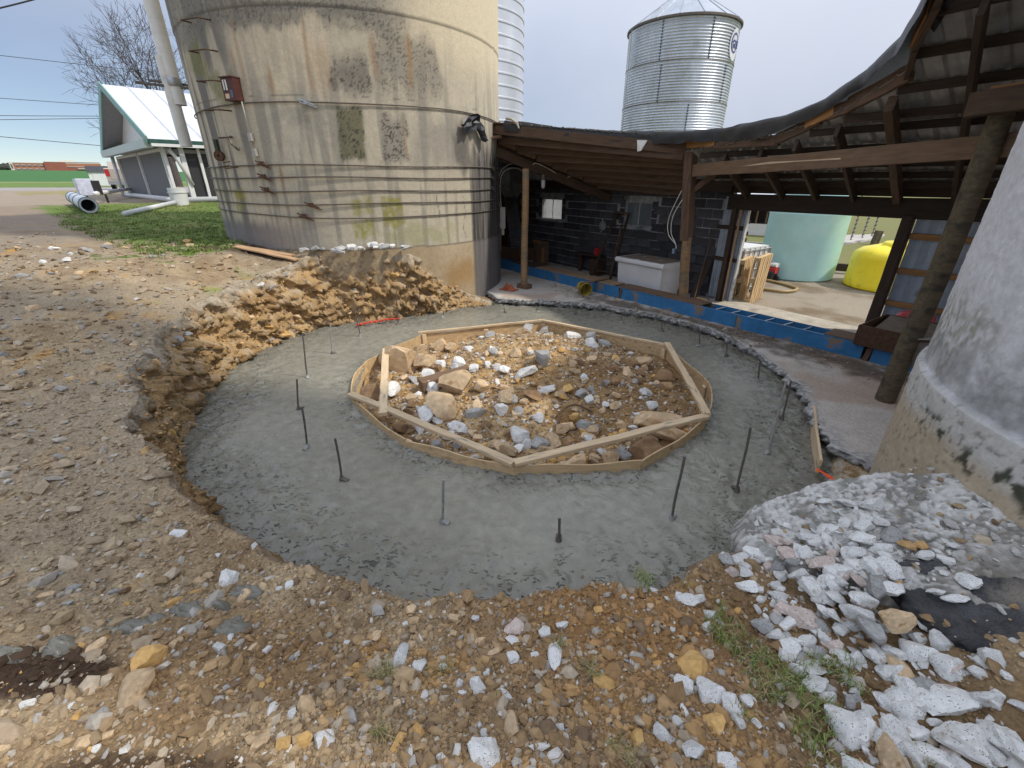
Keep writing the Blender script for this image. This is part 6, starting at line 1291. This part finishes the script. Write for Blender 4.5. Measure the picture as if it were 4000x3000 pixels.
for i in range(22):
    x, y = rk.uniform(2.3,3.6), rk.uniform(2.45,4.4); w = rk.uniform(.05,.15); k = rk.choice('wgtw')
    if math.hypot(x-CX0, y-CY0) < float(r_edge(math.degrees(math.atan2(y-CY0, x-CX0))))+.1 or math.hypot(x-RX, y-RY) < RR+.1: continue
    put_rock(k, x, y, float(ground_z(x, y))+w*.1, w, w*.8, w*.5, LBL[k][0]+' in the soil pocket behind the apron slab', 'stone', LBL[k][0]+'s in the soil pocket')
for i, (p, q, lb) in enumerate((((-5.35,8.78,1.43),(-4.05,8.42,1.43),'front yellow plank lying at the foot of the tan silo'),((-5.4,8.95,1.44),(-4.2,8.6,1.45),'rear yellow plank lying at the foot of the tan silo'))):
    p, q = Vector(p), Vector(q); p.z = float(ground_z(p.x,p.y))+.03; q.z = float(ground_z(q.x,q.y))+.04; tag(board('plank', p, q, .14, .03, pale), lb, 'plank')
# splashes of wet concrete on the ground
for i, (x, y, w, d) in enumerate(SPLATS):
    P_ = []; n = 46; K2 = 12; V = []; C = []
    for f in np.linspace(0, 1, K2):
        a = np.linspace(0, 2*np.pi, n, endpoint=False); rr = 1+.9*(fbm(np.cos(a)*1.7+i*7, np.sin(a)*1.7, 0, 4, 951)-.5)
        px, py = x+np.cos(a)*w*.62*f*rr, y+np.sin(a)*d*.62*f*rr; V.append(np.stack([px, py, ground_z(px, py)+.035*(1-f**3)*(.3+1.2*fbm(px*38, py*38, 0, 3, 961))-.006], -1)); C.append(np.stack([.72+0*a, .72+0*a, .3+0*a], -1))
    tag(npmesh('concrete_splash', np.concatenate(V), grid_faces(K2, n, True), WET, np.concatenate(C)), 'grey splash of wet concrete spilled on the gravel', 'splash', 'concrete splashes on the gravel')
for i in range(150):                                 # rubble heap between the apron slab and the grass
    x, y = rk.uniform(1.22,2.05), rk.uniform(.8,1.95)
    if not (x-1.2 > (1.3-y)*.35 and not (x > 1.85 and y < 1.5 and rk.random() < .7) and not (x > 2.0 and y > 1.8 and rk.random() < .6)): continue
    w = rk.uniform(.05,.13); k = rk.choice('wwwwgwpw'); z = max(float(ground_z(x, y)), float(zap(np.array(x), np.array(y))) if x > 1.5 and y > 1.4 else 0)
    if math.hypot(x-CX0, y-CY0) < float(r_lip(math.degrees(math.atan2(y-CY0, x-CX0))))+.03 and y-1.98 > (x-1.44)*2: continue
    put_rock(k, x, y, z+w*.16, w, w*rk.uniform(.6,1.), w*rk.uniform(.4,.65), 'small '+LBL[k][0]+' in the rubble heap by the grey silo', 'chunk', 'small '+LBL[k][0]+'s in the rubble heap by the grey silo', tilt=.45)
# spray paint and tape
def ribbon(P_, w, zoff, m, name):
    P_ = spl([Vector(p) for p in P_], 6); mb = MB()
    for i, p in enumerate(P_):
        d = (P_[min(i+1,len(P_)-1)]-P_[max(i-1,0)]); n = Vector((-d.y,d.x,0)).normalized()*w*rk.uniform(.6,1.2)/2
        for s in (-1,1): q = p+n*s; mb.v.append((q.x, q.y, (float(ground_z(q.x,q.y)) if zoff is not None else q.z)+(zoff or 0)))
    mb.f = [(i*2,i*2+1,i*2+3,i*2+2) for i in range(len(P_)-1)]; return mb.build(name, m)
orp = mat('orange_spray', (.85,.10,.02), rough=.7, var=.3, scale=30, bump=.3)
tag(ribbon([(2.93,3.46,0),(2.97,3.36,0),(2.96,3.26,0),(2.92,3.17,0)], .05, .012, orp, 'paint_mark'), 'short bright orange spray paint mark on the soil by the apron slab', 'paint mark')
tag(MB().tube(spl([(-3.05,8.22,.03),(-2.9,8.3,.05),(-2.72,8.42,.05),(-2.5,8.53,.06),(-2.3,8.62,.05)]), [.02+.012*math.sin(i*1.7) for i in range(33)], 6).build('orange_tape', mat('orange_tape', (.60,.05,.02), rough=.5, var=.4, scale=12, bump=.4)), 'strip of crumpled orange-red tape along the foot of the bank', 'tape')

# ---- gravel: many small stones in one mesh
def scatter(name, X, Y, Z, S, Cc, m, seed, flat=.62, lo=False):
    g = np.random.default_rng(seed); N = len(X); ph = (1+5**.5)/2
    T0 = np.array([(-1,ph,0),(1,ph,0),(-1,-ph,0),(1,-ph,0),(0,-1,ph),(0,1,ph),(0,-1,-ph),(0,1,-ph),(ph,0,-1),(ph,0,1),(-ph,0,-1),(-ph,0,1)])/math.sqrt(1+ph*ph)
    F0 = np.array([(0,11,5),(0,5,1),(0,1,7),(0,7,10),(0,10,11),(1,5,9),(5,11,4),(11,10,2),(10,7,6),(7,1,8),(3,9,4),(3,4,2),(3,2,6),(3,6,8),(3,8,9),(4,9,5),(2,4,11),(6,2,10),(8,6,7),(9,8,1)])
    if lo:                                          # eight-sided grit
        T0 = np.array([(1,0,0),(-1,0,0),(0,1,0),(0,-1,0),(0,0,1),(0,0,-1.)]); F0 = np.array([(0,2,4),(2,1,4),(1,3,4),(3,0,4),(2,0,5),(1,2,5),(3,1,5),(0,3,5)])
    nv = len(T0); A = g.uniform(0, 2*np.pi, N); P_ = T0[None]*g.uniform(.62, 1.25, (N,nv,1)); P_ = P_*np.stack([g.uniform(.8,1.5,N), g.uniform(.6,1.1,N), np.full(N,flat)*g.uniform(.6,1.2,N)], -1)[:, None, :]
    tx_ = g.normal(0,.3,(N,1)); P_[:,:,2] += P_[:,:,0]*tx_
    ca, sa = np.cos(A)[:,None], np.sin(A)[:,None]; x = P_[:,:,0]*ca-P_[:,:,1]*sa; y = P_[:,:,0]*sa+P_[:,:,1]*ca
    V = np.stack([x*S[:,None]+X[:,None], y*S[:,None]+Y[:,None], P_[:,:,2]*S[:,None]+Z[:,None]+S[:,None]*flat*.3], -1).reshape(-1,3)
    Fq = (F0[None]+nv*np.arange(N)[:,None,None]).reshape(-1,3); C = np.repeat(Cc, nv, axis=0)*g.uniform(.9,1.1,(N*nv,1))
    return tag(npmesh(name, V, Fq, m, C, smooth=False), kind='stuff')
PAL = 1.12*np.array([(.40,.33,.24),(.30,.235,.165),(.20,.14,.085),(.25,.175,.10),(.44,.40,.34),(.33,.31,.28),(.55,.53,.49),(.45,.27,.10),(.17,.115,.07),(.36,.27,.17)])
pmat = mat('pebbles', attr=True, var=.25, scale=40, bump=.4, bscale=120, bdist=.004, rough=.95, spec=.3)
g = np.random.default_rng(5); N = 52000
rho = np.exp(g.uniform(math.log(.62), math.log(15), N)); az = np.radians(g.uniform(-66, 62, N)); X, Y = rho*np.sin(az), rho*np.cos(az)
thq = np.degrees(np.arctan2(Y-CY0, X-CX0)); dq = np.hypot(X-CX0, Y-CY0)-r_lip(thq)
ok = (dq > .0) & (np.hypot(X-SX, Y-SY) > SR+.02) & (np.hypot(X-RX, Y-RY) > RR+.03) & ~((thq > -46) & (thq < 100) & (Y > 2.3))
azd = np.degrees(az); ok &= ~((azd > -45) & (azd < -30) & (rho > 11.5))
ok &= ~((X > 1.5) & (Y > 1.15) & (g.random(N) < .85))
X, Y, rho = X[ok], Y[ok], rho[ok]; N = len(X); Z = ground_z(X, Y); S = np.exp(g.normal(math.log(.0052), .6, N))*(1+.32*np.minimum(rho, 9)); S = np.clip(S, .0025, .05)
pr_ = np.array([.17,.2,.17,.13,.07,.07,.03,.025,.09,.07]); idx = g.choice(10, N, p=pr_/pr_.sum()); C = PAL[idx]
lf = (X < -1.2)[:, None]; C = np.where(lf & (g.random((N,1)) < .35), np.array((.36,.325,.27)), C)
rs_ = (X > .9)[:, None]; C = np.where(rs_ & (g.random((N,1)) < .22), np.array((.55,.54,.51)), C)
sl = (X > 1.55) & (Y > 1.2) & (Y < 2.12) & (X < 2.7); Z = np.where(sl, np.maximum(Z, zap(X, Y)), Z)
gc_ = ground_col(X, Y, Z); clod = g.random(N) < .6; C = np.where(clod[:,None], gc_*g.uniform(.75,1.25,(N,1)), C)
scatter('gravel', X, Y, Z, S, C, pmat, 1)
N = 62000; rho = np.exp(g.uniform(math.log(.55), math.log(7), N)); az = np.radians(np.where(g.random(N) < .85, g.uniform(-66, 62, N), g.uniform(-180, 180, N))); X, Y = rho*np.sin(az), rho*np.cos(az)
thq = np.degrees(np.arctan2(Y-CY0, X-CX0)); ok = (np.hypot(X-CX0, Y-CY0) > r_lip(thq)) & (np.hypot(X-RX, Y-RY) > RR+.05) & ~((thq > -46) & (thq < 100) & (Y > 2.3)) & ~((X > 1.5) & (Y > 1.2))
X, Y, rho = X[ok], Y[ok], rho[ok]; N = len(X); Z = ground_z(X, Y); S = np.clip(np.exp(g.normal(math.log(.0034), .45, N))*(1+.3*rho), .0015, .02)
C = ground_col(X, Y, Z)*g.uniform(.55,1.35,(N,1)); C = np.where(g.random((N,1)) < .22, PAL[g.choice(10, N)], C); scatter('soil_grit', X, Y, Z, S, C, pmat, 9, .75, True)
N = 14000; a = g.uniform(-180, 180, N); r = np.sqrt(g.random(N)); R2 = poly_r(a, FORM, CX0, CY0)*r*.98; X, Y = CX0+R2*np.cos(np.radians(a)), CY0+R2*np.sin(np.radians(a))
S = np.clip(np.exp(g.normal(math.log(.011), .6, N)), .004, .045); idx = g.choice(10, N, p=np.array([.12,.12,.12,.17,.06,.06,.08,.13,.08,.06])); scatter('mound_gravel', X, Y, mound_z(X, Y), S, PAL[idx], pmat, 2)
N = 3000; X = g.uniform(1.25, 3.3, N); Y = g.uniform(.8, 2.33, N); k = (fbm(X*3, Y*3, 0, 3, 971) > .42) & (np.hypot(X-RX, Y-RY) > RR+.03) & ~((X > 1.95) & (g.random(N) < .6)) & (X < 2.55) & (Y < 2.2) & ((np.hypot(X-CX0, Y-CY0) > r_lip(np.degrees(np.arctan2(Y-CY0, X-CX0)))) | ((X > 1.5) & (Y < 2.2))); X, Y = X[k], Y[k]; N = len(X)
Z = np.where((X > 1.5) & (Y > 1.5), zap(X, Y)+.0, ground_z(X, Y)); S = np.clip(np.exp(g.normal(math.log(.012), .6, N)), .004, .045)
scatter('rubble_fragments', X, Y, Z, S, lerp((.34,.33,.305), (.66,.65,.62), g.random(N)), pmat, 3, .5)
N = 1100; ph_ = g.uniform(98, 228, N); f = g.random(N); rr = r_edge(ph_)+(r_lip(ph_)-r_edge(ph_))*f**1.35+g.normal(0,.05,N); zl = tab(ph_, ZLT); X, Y = CX0+rr*np.cos(np.radians(ph_)), CY0+rr*np.sin(np.radians(ph_))
S = np.clip(np.exp(g.normal(math.log(.016), .5, N)), .006, .05); scatter('bank_rubble', X, Y, zl*f, S, lerp((.28,.165,.07), (.58,.40,.20), g.random(N))*g.uniform(.7,1.2,(N,1)), pmat, 4, .8)
N = 900; s_ = g.uniform(-9,-1.5,N); t_ = 7.35+(s_+12.5)*.0429-np.abs(g.normal(0,.35,N))-.03; X, Y = UX*s_+NX*t_, UY*s_+NY*t_; scatter('floor_crumbs', X, Y, np.full(N,.152), np.clip(np.exp(g.normal(math.log(.012),.5,N)),.004,.03), PAL[g.choice(10,N)]*.7, pmat, 6, .4)
# ---- grass
def grass(name, cx, cy, rad, nb, lmin, lmax, wd, seed, straw=.25, zf=ground_z):
    g = np.random.default_rng(seed); V = []; C = []; Fq = []
    X, Y = [], []
    for x, y, r, n in zip(cx, cy, rad, nb):
        a = g.uniform(0, 2*np.pi, n); q = r*np.sqrt(g.random(n)); tuft = np.round(q*18)/18; X.append(x+q*np.cos(a)+g.normal(0,.004,n)); Y.append(y+q*np.sin(a)+g.normal(0,.004,n))
    X, Y = np.concatenate(X), np.concatenate(Y); k = fbm(X*9, Y*9, 0, 3, seed) > .53; X, Y = X[k], Y[k]; n = len(X); Z = zf(X, Y)-.005
    L_ = g.uniform(lmin, lmax, n); A = g.uniform(0, 2*np.pi, n); be = g.uniform(.25, 1.1, n); dx, dy = np.cos(A), np.sin(A); wx, wy = -dy*wd/2, dx*wd/2
    b0 = np.stack([X-wx, Y-wy, Z], -1); b1 = np.stack([X+wx, Y+wy, Z], -1); mx, my, mz = X+dx*L_*be*.3, Y+dy*L_*be*.3, Z+L_*.62
    m0 = np.stack([mx-wx*.8, my-wy*.8, mz], -1); m1 = np.stack([mx+wx*.8, my+wy*.8, mz], -1); t = np.stack([X+dx*L_*be, Y+dy*L_*be, Z+L_*np.clip(1.05-be*.5,.2,1)], -1)
    V = np.stack([b0,b1,m1,m0,t], 1).reshape(-1,3); o = 5*np.arange(n)[:,None]
    Fq = np.concatenate([o+np.array([0,1,2]), o+np.array([0,2,3]), o+np.array([3,2,4])]); gcol = lerp((.095,.15,.028), (.24,.32,.075), g.random(n)); gcol = np.where((g.random(n) < straw)[:,None], lerp((.30,.25,.10),(.42,.36,.2),g.random(n)), gcol)
    return tag(npmesh(name, V, Fq, mat('grass_blade', attr=True, var=.1, bump=0, rough=.7), np.repeat(gcol,5,axis=0), smooth=False), kind='stuff')
GP = [(1.0,1.44,.13),(1.09,1.3,.08),(1.13,1.16,.12),(1.34,1.17,.1),(1.46,1.14,.12),(1.03,1.0,.1),(.92,.89,.1),(1.16,.86,.1),(.74,1.72,.07),(.94,1.76,.08),(1.22,1.03,.07),(1.02,1.55,.07),(.85,1.02,.06),(1.3,.98,.08)]
grass('grass', [p[0] for p in GP], [p[1] for p in GP], [p[2] for p in GP], [int(p[2]**2*26000) for p in GP], .03, .085, .0035, 21, .3)
DP = [(-.29,1.18,.05),(-.54,1.16,.05),(-.5,.95,.04),(.38,.83,.06),(-.47,.9,.04),(.2,1.3,.05),(-.1,1.05,.05),(.35,1.2,.05),(1.45,.84,.06)]
grass('dry_grass', [p[0] for p in DP], [p[1] for p in DP], [p[2] for p in DP], [150]*len(DP), .03, .075, .0025, 22, .75)
gx, gy = [], []
gq = np.random.default_rng(8)
for i in range(1500):
    a_ = gq.uniform(-44, -31); lo = float(np.interp(a_, [-60,-47,-44,-41,-38,-33,-28], [60,34,19,13.5,10.8,10.8,13])); q = lo*.93+(28-lo)*gq.random()**1.6; gx.append(q*math.sin(R_(a_))); gy.append(q*math.cos(R_(a_)))
grass('lawn_grass', gx, gy, [.25]*len(gx), [26]*len(gx), .035, .09, .014, 23, .12)
# roots and dry stalks
mb = MB()
for i in range(110):
    x, y = rk.uniform(-1.2,1.3), rk.uniform(.75,1.62); a = rk.uniform(0,6.28); l = rk.uniform(.03,.13); z = float(ground_z(x,y))+.008
    mb.tube([(x,y,z),(x+l*.5*math.cos(a),y+l*.5*math.sin(a),z+rk.uniform(0,.02)),(x+l*math.cos(a+.5),y+l*math.sin(a+.5),z+rk.uniform(-.005,.012))], .0016, 4)
tag(mb.build('dry_stalks', mat('dry_stalk', (.30,.21,.12), bump=0)), kind='stuff')
tag(MB().tube(spl([(-.35,4.55,float(mound_z(-.35,4.55))+.06),(-.25,4.4,.0-.08),(-.2,4.2,float(mound_z(-.2,4.2))+.04)]), .012, 6).build('root_stick', mat('dry_stalk')), 'thin pale stick lying on the earth mound', 'stick')
tag(MB().tube(spl([(.55,4.55,-.12),(.62,4.75,.02),(.8,4.85,.05),(1.0,4.8,-.02)]), .014, 6).build('bent_root', midw), 'bent brown root arching over the mound stones', 'root')
